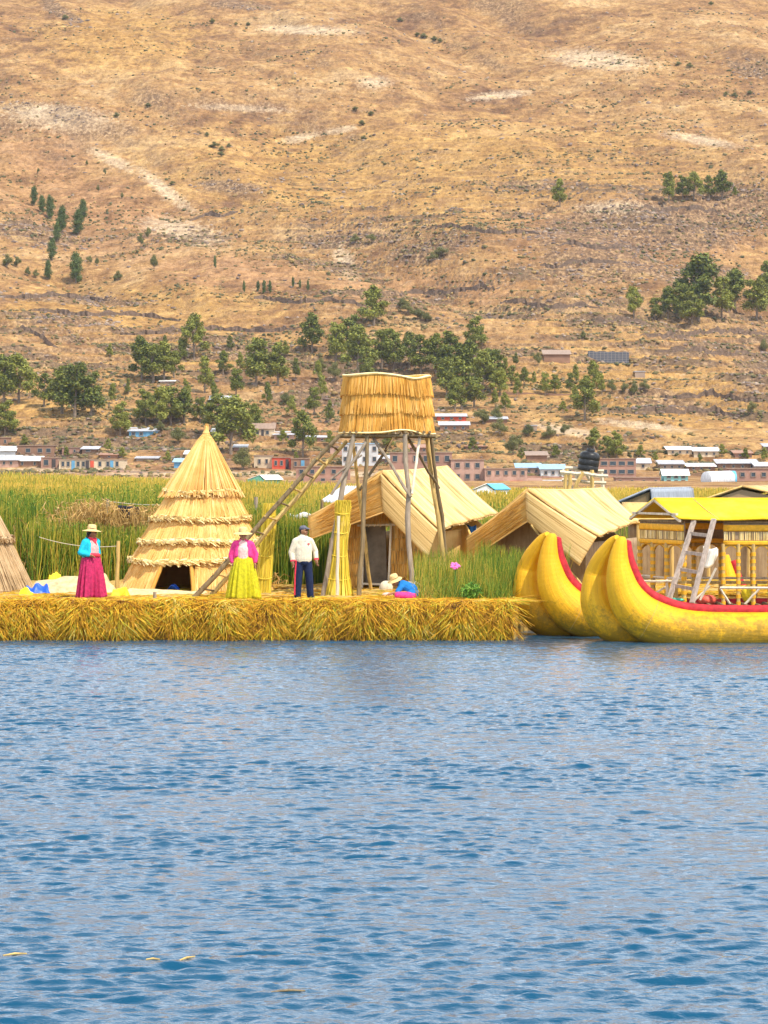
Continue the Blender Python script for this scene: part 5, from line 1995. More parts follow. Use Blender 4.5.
# ------------------------------------------------------------------ scattered rocks and scrub (uncountable)
def ico():
    t = (1 + 5 ** .5) / 2
    v = np.array([(-1, t, 0), (1, t, 0), (-1, -t, 0), (1, -t, 0), (0, -1, t), (0, 1, t), (0, -1, -t), (0, 1, -t), (t, 0, -1), (t, 0, 1), (-t, 0, -1), (-t, 0, 1)], float)
    v /= np.linalg.norm(v[0])
    f = np.array([(0, 11, 5), (0, 5, 1), (0, 1, 7), (0, 7, 10), (0, 10, 11), (1, 5, 9), (5, 11, 4), (11, 10, 2), (10, 7, 6), (7, 1, 8), (3, 9, 4), (3, 4, 2), (3, 2, 6), (3, 6, 8), (3, 8, 9), (4, 9, 5), (2, 4, 11), (6, 2, 10), (8, 6, 7), (9, 8, 1)])
    return v, f


def scatter(name, P, S, mat, flat=0.7, jag=0.25):
    v, f = ico()
    n = len(P)
    j = 1 + rng.normal(0, jag, (n, 12, 1))
    a = rng.uniform(0, 6.28, n)
    c, s_ = np.cos(a)[:, None], np.sin(a)[:, None]
    sc = S[:, None, None] * np.stack([rng.uniform(0.8, 1.5, n), rng.uniform(0.7, 1.1, n), rng.uniform(flat * .7, flat * 1.2, n)], -1)[:, None, :]
    q = v[None] * j * sc
    x = q[..., 0] * c - q[..., 1] * s_
    y = q[..., 0] * s_ + q[..., 1] * c
    V = np.stack([x, y, q[..., 2]], -1) + P[:, None, :]
    Fc = (f[None] + (np.arange(n) * 12)[:, None, None]).reshape(-1, 3)
    o_ = np_mesh(name, V.reshape(-1, 3), Fc, mat, False)
    tag(o_, kind='stuff')
    return o_


def samp(A, X, D):
    i = np.clip(np.searchsorted(xs, X) - 1, 0, len(xs) - 1)
    j = np.clip(np.searchsorted(ds, D) - 1, 0, len(ds) - 1)
    return A[j, i]


# candidates spread evenly over the visible slope
def cand(n, d0=575, d1=1215):
    u = rng.uniform(0, 1, n)
    d = d0 + (d1 - d0) * u
    x = rng.uniform(-0.155, 0.155, n) * d
    return x, d


x, d = cand(75000)
rk = samp(rocky, x, d)
nz = fbm(x / 14, d / 7, 3, 200)
zsl = np.abs(tz(x, d + 1.5) - tz(x, d))
keep = rng.uniform(0, 1, len(x)) < np.clip(0.008 + 0.8 * rk * (nz > -0.1) + 0.5 * samp(EDGE, x, d), 0, 1)
x, d = x[keep], d[keep]
print('rocks', len(x))
M_rock = stalks_mat('hill_rocks', [(0.1, (0.10, 0.07, 0.06)), (0.5, (0.20, 0.14, 0.11)), (0.95, (0.36, 0.27, 0.20))], 0.05)
scatter('rocks', np.stack([x, d - 70, tz(x, d)], -1), rng.uniform(0.15, 0.50, len(x)) ** 1.0 * (0.8 + d / 1500), M_rock)
x, d = cand(150000)
nz = fbm(x / 30, d / 12, 4, 210)
keep = rng.uniform(0, 1, len(x)) < np.clip(0.015 + 0.40 * sstep(0.05, 0.45, nz) + 0.5 * samp(EDGE, x, d) + 0.08 * samp(gold, x, d) * (nz > -.1), 0, 1) * (1 - 0.7 * sstep(900, 1150, d))
x, d = x[keep], d[keep]
print('scrub', len(x))
M_scrub = stalks_mat('hill_scrub', [(0.05, (0.045, 0.055, 0.02)), (0.45, (0.12, 0.10, 0.035)), (0.75, (0.24, 0.16, 0.06)), (0.95, (0.40, 0.26, 0.09))], 0.04)
scatter('scrub', np.stack([x, d - 70, tz(x, d) + .1], -1), rng.uniform(0.22, 0.62, len(x)), M_scrub, 0.75, 0.3)

# ------------------------------------------------------------------ village on the shore
WALL = {n: plain('wall_' + n, c, 0.9, 0.22, 0.6, bstr=0.2) for n, c in dict(
    brown=(0.25, 0.14, 0.09), brick=(0.34, 0.19, 0.14), pink=(0.42, 0.26, 0.20), beige=(0.58, 0.45, 0.30), white=(0.52, 0.51, 0.50), red=(0.55, 0.09, 0.05),
    yellow=(0.70, 0.48, 0.14), turquoise=(0.25, 0.52, 0.52), blue=(0.12, 0.30, 0.46), dark=(0.10, 0.08, 0.08), stone=(0.33, 0.24, 0.18)).items()}
ROOF = {n: plain('roof_' + n, c, 0.5, 0.2, 0.8, sc=(3, 1, 1), bstr=0.2) for n, c in dict(
    silver=(0.48, 0.49, 0.53), white=(0.80, 0.79, 0.76), grey=(0.40, 0.40, 0.42), rust=(0.34, 0.17, 0.10), blue=(0.28, 0.42, 0.55), brown=(0.30, 0.20, 0.14), teal=(0.16, 0.30, 0.30)).items()}
M_glass = plain('window_glass', (0.03, 0.045, 0.06), 0.15, 0.3, 0.5, spec=0.5, bstr=0)
M_frame = plain('window_frame', (0.30, 0.23, 0.18), 0.7, 0.2, 2)
DOORM = {'red': WALL['red'], 'blue': WALL['blue'], 'dark': plain('door_dark', (0.06, 0.05, 0.05), 0.7), 'green': plain('door_green', (0.06, 0.22, 0.16), 0.6)}


def house(px0, px1, pt, pb, wall, roof, rtype, wins, label, cat='house', doors=(), dep=6.0, rf=0.36, dfix=None, rz=0.0):
    """wins: list of rows (v_centre 0..1, [u centres], w_u, h_v)"""
    g, d = ground((px0 + px1) / 2, min(pb, 481))
    if dfix:
        d = dfix
        g = Vector((((px0 + px1) / 2 - 384) * d / F, d - 70, 0))
    s_ = d / F
    w = (px1 - px0) * s_
    z0 = CZ - (pb - HY) * s_
    z0 = min(z0, g.z + 0.05) if not dfix else z0
    H = CZ - (pt - HY) * s_ - z0
    yf = d - 70
    x0 = g.x - w / 2
    root = empty('house', (g.x, yf, z0), label, cat)
    if rtype == 'gable':
        hw = H * (1 - rf)
    elif rtype == 'shed':
        hw = H * (1 - rf)
    else:
        hw = H
    sub = 3.0

    def P(u, dy, z):
        return Vector((x0 + u * w, yf + dy, z0 + z))
    m_ = MB()
    gap = [P(0, 0, -sub), P(1, 0, -sub), P(1, dep, -sub), P(0, dep, -sub)]
    if rtype == 'gable':
        v = gap + [P(0, 0, hw), P(1, 0, hw), P(1, dep, hw), P(0, dep, hw), P(0, dep / 2, H - .12), P(1, dep / 2, H - .12)]
        m_.add(v, [(0, 1, 5, 4), (2, 3, 7, 6), (1, 2, 6, 9, 5), (3, 0, 4, 8, 7), (0, 3, 2, 1)])
    elif rtype == 'shed':
        v = gap + [P(0, 0, hw), P(1, 0, hw), P(1, dep, H - .1), P(0, dep, H - .1)]
        m_.add(v, [(0, 1, 5, 4), (2, 3, 7, 6), (1, 2, 6, 5), (3, 0, 4, 7), (0, 3, 2, 1)])
    else:
        v = gap + [P(0, 0, H - .15), P(1, 0, H - .15), P(1, dep, H - .15), P(0, dep, H - .15)]
        m_.add(v, [(0, 1, 5, 4), (2, 3, 7, 6), (1, 2, 6, 5), (3, 0, 4, 7), (4, 5, 6, 7)])
    m_.build('wall', WALL[wall], root, smooth=False)
    q = MB()
    ov = 0.35
    if rtype == 'gable':
        q.surf(lambda u, v: P(u, 0, 0) + Vector(((u - .5) * 2 * ov, -ov + (dep / 2 + ov) * v, hw - .15 + (H - hw + .15) * v)), 2, 1)
        q.build('roof', ROOF[roof], root, smooth=False, solid=0.08)
        q = MB().surf(lambda u, v: P(1 - u, 0, 0) + Vector(((.5 - u) * 2 * ov, dep + ov - (dep / 2 + ov) * v, hw - .15 + (H - hw + .15) * v)), 2, 1)
        q.build('roof', ROOF[roof], root, smooth=False, solid=0.08)
    elif rtype == 'shed':
        q.surf(lambda u, v: P(u, 0, 0) + Vector(((u - .5) * 2 * ov, -ov + (dep + 2 * ov) * v, hw - .05 + (H - hw + .05) * v)), 2, 1)
        q.build('roof', ROOF[roof], root, smooth=False, solid=0.1)
    else:
        q.box((x0 + w / 2, yf + dep / 2, z0 + H - 0.08), (w + .3, dep + .3, .16))
        q.build('roof', ROOF[roof], root, smooth=False)
    for (vc, us, wu, hv) in wins:
        for u in us:
            c = P(u, -0.05, vc * hw)
            ww, wh = wu * w, hv * hw
            fo = MB()
            t = 0.09
            for (dx, dz, a, b) in ((0, wh / 2, ww + t, t), (0, -wh / 2, ww + t, t), (-ww / 2, 0, t, wh), (ww / 2, 0, t, wh)):
                fo.box((c.x + dx, c.y, c.z + dz), (a, 0.14, b))
            f_ = fo.build('window', M_frame, root, smooth=False)
            MB().box((c.x, c.y + 0.02, c.z), (ww, 0.06, wh)).build('pane', M_glass, f_, smooth=False)
    for (u, wu, hv, col_) in doors:
        c = P(u, -0.05, hv * hw / 2)
        MB().box(c, (wu * w, 0.12, hv * hw)).build('door', DOORM[col_], root, smooth=False)
    return root


def us(n, a=0.1, b=0.9):
    return [a + (b - a) * i / max(1, n - 1) for i in range(n)]


HS = [
    (-6, 10, 437, 446, 'brown', 'brown', 'flat', [(0.5, [0.7], .15, .4)], 'brown block house behind the white roof at the left edge'),
    (-12, 15, 446, 457, 'white', 'white', 'gable', [], 'pale house with a bright white roof at the left edge'),
    (-10, 18, 455, 468, 'pink', 'grey', 'shed', [(0.6, [0.5, 0.75], .09, .4)], 'long pinkish low house at the left edge of the shore'),
    (17, 54, 445, 457, 'brown', 'brown', 'flat', [(0.55, [.3, .62, .85], .13, .35)], 'brown two storey house with three windows above the left reeds'),
    (16, 41, 456, 467, 'brown', 'white', 'gable', [(0.5, [.25, .75], .1, .5)], 'small house with a white pitched roof before the brown one'),
    (41, 58, 457, 468, 'brick', 'brown', 'flat', [(0.5, [.3], .28, .5)], 'small dark brown house with an open doorway', [(0.75, .22, .8, 'dark')]),
    (59, 125, 459, 470, 'beige', 'brown', 'flat', [(0.55, [.06, .14, .29, .37, .62, .74, .88], .045, .45)], 'long low row of rooms with many openings and one red door', [(0.50, .055, .85, 'red'), (0.215, .05, .85, 'blue'), (0.80, .05, .85, 'blue'), (0.43, .05, .85, 'dark')]),
    (82, 97, 446, 453, 'brown', 'silver', 'shed', [(0.5, [.4], .3, .5)], 'little brown shed with a grey roof above the long row'),
    (129, 158, 427, 437, 'blue', 'silver', 'shed', [(0.5, [.15, .42], .12, .5)], 'blue walled house with a long silver roof under the round grove', [(0.65, .12, .85, 'blue')]),
    (136, 157, 456, 461, 'stone', 'grey', 'shed', [], 'low stone shelter with a grey sheet roof on the left shore'),
    (185, 197, 450, 460, 'beige', 'white', 'shed', [(0.5, [.35], .2, .4)], 'beige house with a white roof just left of the cone tip'),
    (174, 191, 458, 468, 'blue', 'blue', 'shed', [(0.5, [.5], .2, .4)], 'small bright blue house just left of the cone tip'),
    (160, 174, 379, 384, 'stone', 'white', 'shed', [], 'lone white roof high under the clump left of centre'),
    (210, 231, 395, 407, 'brown', 'silver', 'shed', [(0.5, [.6], .2, .4)], 'brown house with a silver roof high among the trees'),
    (212, 228, 428, 436, 'stone', 'white', 'shed', [], 'white roofed stone house left of the tall tree in the village'),
    (236, 250, 425, 434, 'brown', 'white', 'shed', [(0.5, [.5], .2, .4)], 'brown house with a slim white roof right of the tall tree'),
    (234, 246, 444, 452, 'brick', 'grey', 'shed', [(0.5, [.5], .2, .4)], 'small brick house with a grey roof near the cone hut tip'),
    (252, 274, 423, 437, 'beige', 'brown', 'gable', [(0.5, [.25, .7], .14, .4)], 'beige house with a brown pitched roof above the ladder', [(.48, .12, .8, 'dark')]),
    (274, 294, 431, 440, 'pink', 'silver', 'shed', [(0.5, [.3, .7], .14, .4)], 'pinkish house with a silver roof next to the beige pitched one'),
    (298, 328, 434, 442, 'brown', 'silver', 'shed', [(0.5, [.2, .5, .8], .08, .4)], 'long brown house with a silver roof near the ladder top'),
    (254, 272, 455, 468, 'beige', 'brown', 'flat', [(0.5, [.3, .7], .14, .35)], 'pale beige cube house beside the red fronted one'),
    (272, 291, 457, 469, 'red', 'brown', 'flat', [(0.5, [.2, .5], .14, .4)], 'bright orange red fronted house behind the ladder', [(.8, .16, .8, 'dark')]),
    (291, 309, 458, 470, 'brown', 'brown', 'flat', [(0.5, [.25], .16, .4)], 'brown house with a blue door right of the red fronted one', [(.65, .2, .8, 'blue')]),
    (296, 350, 466, 486, 'brick', 'brown', 'flat', [(0.72, us(5), .08, .22), (0.28, us(5), .08, .22)], 'long brick building behind the ladder on the shore'),
    (342, 378, 443, 466, 'white', 'blue', 'flat', [(0.75, us(4), .1, .2), (0.3, us(4), .1, .2)], 'white building with blue roof edge seen between the tower legs', [], 8),
    (390, 452, 452, 482, 'brick', 'brown', 'flat', [(0.78, us(6, .08, .92), .08, .2), (0.30, us(6, .08, .92), .08, .2)], 'large two storey brick building with rows of windows right of the tower', [(.5, .06, .24, 'dark')], 8),
    (437, 466, 413, 421, 'red', 'silver', 'shed', [(0.5, us(3, .2, .8), .1, .4)], 'upper long silver roofed house right of the tower basket'),
    (440, 469, 421, 431, 'brown', 'silver', 'shed', [(0.5, us(3, .2, .8), .1, .4)], 'lower long silver roofed house right of the tower basket'),
    (486, 507, 416, 423, 'brown', 'silver', 'shed', [], 'small silver roofed hut above the bushes right of the grove'),
    (451, 484, 459, 484, 'pink', 'brown', 'flat', [(0.75, us(3, .2, .8), .14, .2), (0.3, us(3, .2, .8), .14, .2)], 'pink brick two storey block left of the shore gap', [], 8),
    (485, 527, 468, 490, 'pink', 'brown', 'flat', [(0.78, us(5, .1, .9), .09, .2)], 'pinkish building with a red lower front', [(.3, .3, .42, 'red'), (.75, .3, .42, 'red')]),
    (517, 541, 463, 475, 'pink', 'blue', 'shed', [(0.5, us(3, .2, .8), .12, .4)], 'left of two houses with long blue grey roofs'),
    (541, 565, 464, 477, 'white', 'blue', 'shed', [(0.5, us(3, .2, .8), .12, .4)], 'right of two houses with long blue grey roofs'),
    (527, 547, 451, 462, 'brown', 'brown', 'shed', [], 'mud brown ruined hut above the blue grey roofs'),
    (598, 636, 458, 477, 'brick', 'brown', 'flat', [(0.72, us(4, .16, .86), .17, .22), (0.28, us(4, .16, .86), .17, .22)], 'brick school with two rows of wide dark windows', [], 8),
    (636, 650, 458, 470, 'beige', 'silver', 'gable', [(0.5, [.5], .2, .4)], 'narrow beige house attached right of the brick school'),
    (616, 660, 477, 489, 'brick', 'brown', 'flat', [(0.6, us(4, .1, .9), .06, .3)], 'low brick wall house below the school'),
    (668, 692, 446, 455, 'beige', 'white', 'shed', [(0.5, us(3, .2, .8), .08, .4)], 'left of two long white roofed barns on the right'),
    (694, 719, 447, 457, 'beige', 'white', 'shed', [(0.5, us(3, .2, .8), .08, .4)], 'right of two long white roofed barns on the right'),
    (660, 684, 460, 470, 'stone', 'grey', 'shed', [(0.5, us(3, .2, .8), .1, .4)], 'grey roofed house right of the brick school'),
    (688, 715, 463, 471, 'brown', 'white', 'shed', [(0.5, us(3, .2, .8), .1, .4)], 'whitish roofed brown house in the right village'),
    (664, 688, 469, 484, 'turquoise', 'white', 'gable', [(0.75, us(3, .2, .8), .15, .25), (0.3, [.2, .8], .15, .25)], 'turquoise two storey house in the right village', [(.5, .14, .4, 'dark')]),
    (718, 758, 459, 470, 'brown', 'grey', 'shed', [(0.5, us(4, .15, .85), .07, .4)], 'wide house with a pale grey roof at the right'),
    (727, 790, 468, 490, 'brick', 'brown', 'flat', [(0.7, us(6, .08, .92), .07, .2), (0.3, us(6, .08, .92), .07, .2)], 'long brick house below the wide grey roof at the right edge'),
    (641, 679, 481, 494, 'teal' if False else 'turquoise', 'grey', 'shed', [(0.5, us(5, .1, .9), .08, .45)], 'long teal fronted house below the turquoise one'),
    (677, 692, 484, 496, 'yellow', 'brown', 'flat', [(0.5, [.5], .25, .4)], 'ochre yellow house beside the long teal front'),
    (692, 708, 485, 497, 'brown', 'blue', 'shed', [(0.5, [.5], .25, .4)], 'brown house with blue roof left of the silver cylinder tank'),
    (756, 790, 462, 472, 'stone', 'silver', 'shed', [(0.5, us(3, .2, .8), .1, .4)], 'silver roofed house touching the right edge'),
    (544, 570, 349, 363, 'brown', 'brown', 'shed', [], 'ruined brown adobe house on the middle terrace'),
    (526, 537, 425, 432, 'stone', 'grey', 'flat', [(0.5, [.5], .3, .5)], 'small grey cube hut on the slope above the brick houses'),
    (635, 645, 371, 378, 'stone', 'grey', 'flat', [], 'tiny stone hut on the right terraces'),
    (566, 580, 466, 476, 'brick', 'brown', 'flat', [(0.5, [.3, .7], .18, .35)], 'small brick block left of the tank stand'),
    (528, 541, 478, 488, 'beige', 'rust', 'shed', [(0.5, [.5], .2, .35)], 'small beige house with a rusty roof on the shore'),
    (543, 562, 480, 490, 'brown', 'grey', 'shed', [(0.5, [.3, .7], .12, .35)], 'small brown house with a grey roof at the shore above the cream roof'),
    (570, 596, 481, 491, 'pink', 'rust', 'shed', [(0.5, [.2, .5, .8], .1, .35)], 'long pinkish shore house with a rusty roof under the water tank'),
    (612, 634, 483, 493, 'beige', 'silver', 'shed', [(0.5, [.3, .7], .12, .35)], 'beige shore house with a bright roof left of the teal front'),
    (410, 430, 444, 453, 'brick', 'rust', 'shed', [(0.5, [.3, .7], .12, .35)], 'brick house with a rusty roof above the big brick building'),
    (372, 392, 455, 464, 'brown', 'silver', 'shed', [(0.5, [.3, .7], .12, .35)], 'brown house with a silver roof seen between the tower legs'),
    (466, 486, 443, 451, 'brown', 'rust', 'shed', [(0.5, [.3, .7], .12, .35)], 'brown house with a rusty roof above the pink block'),
    (330, 343, 446, 455, 'pink', 'brown', 'flat', [(0.5, [.5], .2, .35)], 'small pinkish block right under the ladder top'),
    (62, 80, 447, 455, 'brick', 'brown', 'flat', [(0.5, [.3, .7], .12, .35)], 'small brick house left of the little grey roofed shed'),
    (100, 118, 452, 459, 'brown', 'rust', 'shed', [(0.5, [.5], .15, .35)], 'rusty roofed brown house above the long row of rooms'),
    (735, 752, 450, 458, 'brick', 'rust', 'shed', [(0.5, [.3, .7], .14, .35)], 'small rusty roofed house right of the white roofed barns'),
    (765, 800, 443, 452, 'brown', 'grey', 'shed', [], 'grey roofed hut cut by the right edge on the slope'),
]
for h_ in HS:
    a = list(h_)
    dr_ = a[9] if len(a) > 9 else ()
    dp = a[10] if len(a) > 10 else 5.5
    house(a[0], a[1], a[2], a[3], a[4], a[5], a[6], a[7], a[8], 'house', dr_, dp)

# dark panel wall on the middle terrace and adobe yard walls
def yard_wall(px0, px1, py0, py1, hp, mat, label, name='yard_wall', post=False):
    m_ = MB()
    g0, d0 = ground(px0, py0)
    n_ = max(3, int(abs(px1 - px0) / 4))
    vs = []
    for i in range(n_ + 1):
        t = i / n_
        px, py = px0 + (px1 - px0) * t, py0 + (py1 - py0) * t
        d_ = d0 * 1.0
        g_, dd = ground(px, py)
        p = Vector(((px - 384) * d0 / F, d0 - 70, CZ - (py - HY) * d0 / F))
        h_ = hp * d0 / F * (1 + 0.08 * math.sin(i * 2.3))
        vs += [p + Vector((0, 0, -2)), p + Vector((0, 0, h_)), p + Vector((0, .5, h_)), p + Vector((0, .5, -2))]
    fs = []
    for i in range(n_):
        a = 4 * i
        fs += [(a, a + 4, a + 5, a + 1), (a + 1, a + 5, a + 6, a + 2), (a + 2, a + 6, a + 7, a + 3)]
    fs += [(0, 1, 2, 3), (4 * n_ + 3, 4 * n_ + 2, 4 * n_ + 1, 4 * n_)]
    m_.add(vs, fs)
    o_ = m_.build(name, mat, smooth=False)
    tag(o_, label, 'wall')


def terrace_wall(px0, px1, py0, py1, label, hgt=1.3):
    n_ = max(6, int(abs(px1 - px0) / 2.5))
    vs, fs = [], []
    rr = random.Random(int(px0 * 7 + py0))
    for i in range(n_ + 1):
        t = i / n_
        g_, dd = ground(px0 + (px1 - px0) * t, py0 + (py1 - py0) * t + 1.6 * math.sin(t * 9 + px0) + rr.uniform(-.3, .3))
        h_ = hgt * rr.uniform(0.88, 1.1) * (0.85 + 0.25 * math.sin(i * 0.7 + px0)) * min(1, 4 * t + .3, 4 * (1 - t) + .3)
        w_ = rr.uniform(0.7, 1.2)
        vs += [g_ + Vector((0, -.2, -1)), g_ + Vector((0, 0, h_)), g_ + Vector((0, w_, h_)), g_ + Vector((0, w_ + .3, -1))]
    for i in range(n_):
        a = 4 * i
        fs += [(a, a + 4, a + 5, a + 1), (a + 1, a + 5, a + 6, a + 2), (a + 2, a + 6, a + 7, a + 3)]
    fs += [(0, 1, 2, 3), (4 * n_ + 3, 4 * n_ + 2, 4 * n_ + 1, 4 * n_)]
    o_ = MB().add(vs, fs).build('terrace_wall', M_drystone, smooth=False)
    tag(o_, label, 'wall', 'dry stone walls across the hillside')


M_drystone = plain('dry_stone', (0.15, 0.10, 0.07), 0.95, 0.55, 1.6, bstr=0.8)
for k_, a_ in enumerate([
    (556, 640, 246, 250, 'broken stone terrace wall topmost on the right slope below the lone tree'),
    (590, 648, 322, 324, 'thick stone terrace wall just left of the right tree row'),
    (540, 620, 268, 262, 'stone terrace wall left of the tall trees on the right slope'),
    (400, 500, 296, 290, 'stone terrace wall above the grove over the tower basket'),
    (500, 600, 305, 310, 'stone terrace wall in the middle right above the gridded panels'),
    (640, 768, 338, 334, 'long terrace wall right under the tree row on the right'),
    (655, 760, 352, 356, 'terrace wall second below the tree row on the right'),
    (660, 768, 397, 402, 'terrace wall low on the far right slope, upper of two'),
    (640, 740, 412, 416, 'terrace wall low on the far right slope, lower of two'),
    (0, 110, 297, 300, 'stone terrace wall below the dark conifers on the left'),
    (30, 180, 312, 320, 'long stone terrace wall across the left middle slope'),
    (20, 58, 328, 349, 'pale stone wall running down the left slope'),
    (120, 300, 334, 330, 'long terrace wall above the trees left of centre'),
    (250, 372, 300, 306, 'terrace wall left of the single tree above the basket'),
    (190, 238, 220, 214, 'short broken wall beside the pale scree high on the left'),
    (640, 720, 210, 213, 'stone wall just under the high tree row on the right'),
    (430, 540, 228, 236, 'faint terrace wall in the dark rocky band right of centre'),
]):
    terrace_wall(*a_)

mp_, nt, bs = new_mat('dark_panels', 0.4, 0.4)
tc = _n(nt, 'ShaderNodeTexCoord')
bk_t = _n(nt, 'ShaderNodeTexBrick')
bk_t.inputs['Scale'].default_value = 0.55
bk_t.inputs['Color1'].default_value = (0.05, 0.055, 0.075, 1)
bk_t.inputs['Color2'].default_value = (0.07, 0.07, 0.09, 1)
bk_t.inputs['Mortar'].default_value = (0.28, 0.25, 0.22, 1)
bk_t.offset = 0
m3 = _n(nt, 'ShaderNodeMapping')
m3.inputs['Rotation'].default_value = (math.radians(90), 0, 0)
nt.links.new(tc.outputs['Object'], m3.inputs[0])
nt.links.new(m3.outputs[0], bk_t.inputs['Vector'])
nt.links.new(bk_t.outputs[0], bs.inputs['Base Color'])
yard_wall(588, 629, 358, 359, 7.0, mp_, 'dark gridded panel wall standing on the middle terrace')
yard_wall(630, 636, 360, 372, 2.5, WALL['brown'], 'short brown wall stepping down from the dark panel wall')
yard_wall(503, 652, 395, 400, 3.2, WALL['brown'], 'long low brown wall under the copse in the middle right')
yard_wall(510, 600, 478, 481, 3.0, WALL['brick'], 'low brick yard wall on the shore behind the cream roof')
yard_wall(60, 130, 472, 472, 1.6, WALL['pink'], 'low pinkish wall along the left shore')
yard_wall(130, 330, 473, 476, 1.8, WALL['stone'], 'low stone wall along the middle shore')
yard_wall(500, 528, 361, 363, 2.0, WALL['stone'], 'low stone wall by the cemetery plot')
# silver cylinder tank in the village
ct = empty('cylinder_tank', W(717, 488, 500), 'silver and blue horizontal cylinder tank behind the yellow cabin roof', 'tank')
m_ = MB()
c0, c1 = W(705, 480, 500), W(731, 479, 503)
m_.tube([c0, c0.lerp(c1, .04), c0.lerp(c1, .96), c1], [0.9, 1.35, 1.35, 0.9], 20)
m_.build('tank_body', M_silver, ct)
MB().tube([c1 + Vector((.05, 0, 0)), c1 + Vector((.6, .1, 0))], [1.32, 1.32], 20).build('blue_end', M_blue, ct)
for t in (.15, .85):
    p = c0.lerp(c1, t)
    MB().box((p.x, p.y, p.z - 2.2), (0.4, 1.6, 3.0)).build('leg', WALL['stone'], ct, smooth=False)

# ------------------------------------------------------------------ people
DG = None


def remesh(prims, voxel, name, mat, parent, sm=4):
    m_ = MB()
    for p in prims:
        if p[0] == 'c':
            _, a, b, r0, r1 = p
            a, b = Vector(a), Vector(b)
            ax = (b - a).normalized()
            pts, rad = [], []
            for k in range(5):
                t = math.pi / 2 * k / 4
                pts.append(a - ax * r0 * math.cos(t))
                rad.append(max(0.001, r0 * math.sin(t)))
            for k in range(5):
                t = math.pi / 2 * k / 4
                pts.append(b + ax * r1 * math.sin(t))
                rad.append(max(0.001, r1 * math.cos(t)))
            m_.tube(pts, rad, 14)
        else:
            _, c, r = p
            m_.ball(c, r, 18, 12)
    me = bpy.data.meshes.new('tmp')
    me.from_pydata(m_.v, [], m_.f)
    o_ = bpy.data.objects.new('tmp', me)
    COL.objects.link(o_)
    md = o_.modifiers.new('r', 'REMESH')
    md.mode = 'VOXEL'
    md.voxel_size = voxel
    md2 = o_.modifiers.new('s', 'SMOOTH')
    md2.iterations = sm
    md2.factor = 0.5
    dg = bpy.context.evaluated_depsgraph_get()
    dg.update()
    nm = bpy.data.meshes.new_from_object(o_.evaluated_get(dg))
    bpy.data.objects.remove(o_)
    nm.polygons.foreach_set('use_smooth', [True] * len(nm.polygons))
    nm.materials.clear()
    nm.materials.append(mat)
    nm.name = name
    ob_ = bpy.data.objects.new(name, nm)
    COL.objects.link(ob_)
    ob_.parent = parent
    return ob_


def lb(mb_, name, mat, parent, smooth=True, solid=0.0):
    """build in the parent's local space"""
    o_ = mb_.build(name, mat, None, smooth, solid)
    o_.parent = parent
    return o_


def hand(wr, dirv, side, s=1.0):
    """palm and five curled fingers; side +1/-1 gives the thumb side"""
    wr, d_ = Vector(wr), Vector(dirv).normalized()
    fw = Vector((0, -1, 0))
    fw = (fw - d_ * fw.dot(d_)).normalized()      # towards the viewer side
    out = d_.cross(fw) * side
    pr = [('c', wr, wr + d_ * 0.05 * s, 0.026 * s, 0.034 * s), ('c', wr + d_ * 0.05 * s + fw * 0.015, wr + d_ * 0.075 * s - fw * 0.02, 0.022 * s, 0.022 * s)]
    for k, (off, L) in enumerate(((0.030, 0.060), (0.010, 0.070), (-0.010, 0.064), (-0.029, 0.050))):
        a = wr + d_ * 0.08 * s + fw * off * s
        b = a + d_ * L * 0.6 * s - out * 0.008
        c = b + (d_ * 0.6 - out * 0.8).normalized() * L * 0.5 * s
        pr += [('c', a, b, 0.010 * s, 0.0095 * s), ('c', b, c, 0.0095 * s, 0.008 * s)]
    a = wr + d_ * 0.025 * s + fw * 0.028 * s
    b = a + (d_ * 0.6 + fw * 0.8).normalized() * 0.035 * s
    c = b + (d_ * 0.95 + fw * 0.1 - out * .2).normalized() * 0.03 * s
    pr += [('c', a, b, 0.013 * s, 0.011 * s), ('c', b, c, 0.011 * s, 0.009 * s)]
    return pr


def rotz(p, a, c=(0, 0, 0)):
    return Matrix.Rotation(a, 3, 'Z') @ (Vector(p) - Vector(c)) + Vector(c)


def head(c, yaw, s=1.0, pitch=0.0):
    """head shapes facing -Y before yaw"""
    M_ = Matrix.Rotation(yaw, 3, 'Z') @ Matrix.Rotation(pitch, 3, 'X')
    c = Vector(c)

    def q(x, y, z):
        return c + M_ @ Vector((x, y, z)) * s
    pr = [('e', q(0, 0.01, 0.02), (0.078 * s, 0.092 * s, 0.105 * s)), ('c', q(0, -0.035, -0.045), q(0, -0.05, -0.085), 0.052 * s, 0.034 * s),
          ('c', q(0, -0.088, 0.012), q(0, -0.108, -0.022), 0.010 * s, 0.015 * s),          # nose
          ('c', q(-0.02, -0.088, -0.055), q(0.02, -0.088, -0.055), 0.010 * s, 0.010 * s),    # lips
          ('c', q(-0.05, -0.072, 0.032), q(0.05, -0.072, 0.032), 0.014 * s, 0.014 * s),      # brow
          ('e', q(-0.079, 0.01, 0.0), (0.012 * s, 0.02 * s, 0.03 * s)), ('e', q(0.079, 0.01, 0.0), (0.012 * s, 0.02 * s, 0.03 * s)),
          ('c', q(-0.03, -0.07, -0.02), q(-0.04, -0.06, -0.03), 0.022 * s, 0.02 * s), ('c', q(0.03, -0.07, -0.02), q(0.04, -0.06, -0.03), 0.022 * s, 0.02 * s)]
    eyes = [q(-0.031, -0.083, 0.012), q(0.031, -0.083, 0.012)]
    return pr, eyes, q


M_eye = plain('eye_dark', (0.02, 0.012, 0.01), 0.2, 0.1)
M_straw_hat = plain('straw_hat', (0.72, 0.50, 0.22), 0.8, 0.2, 30)


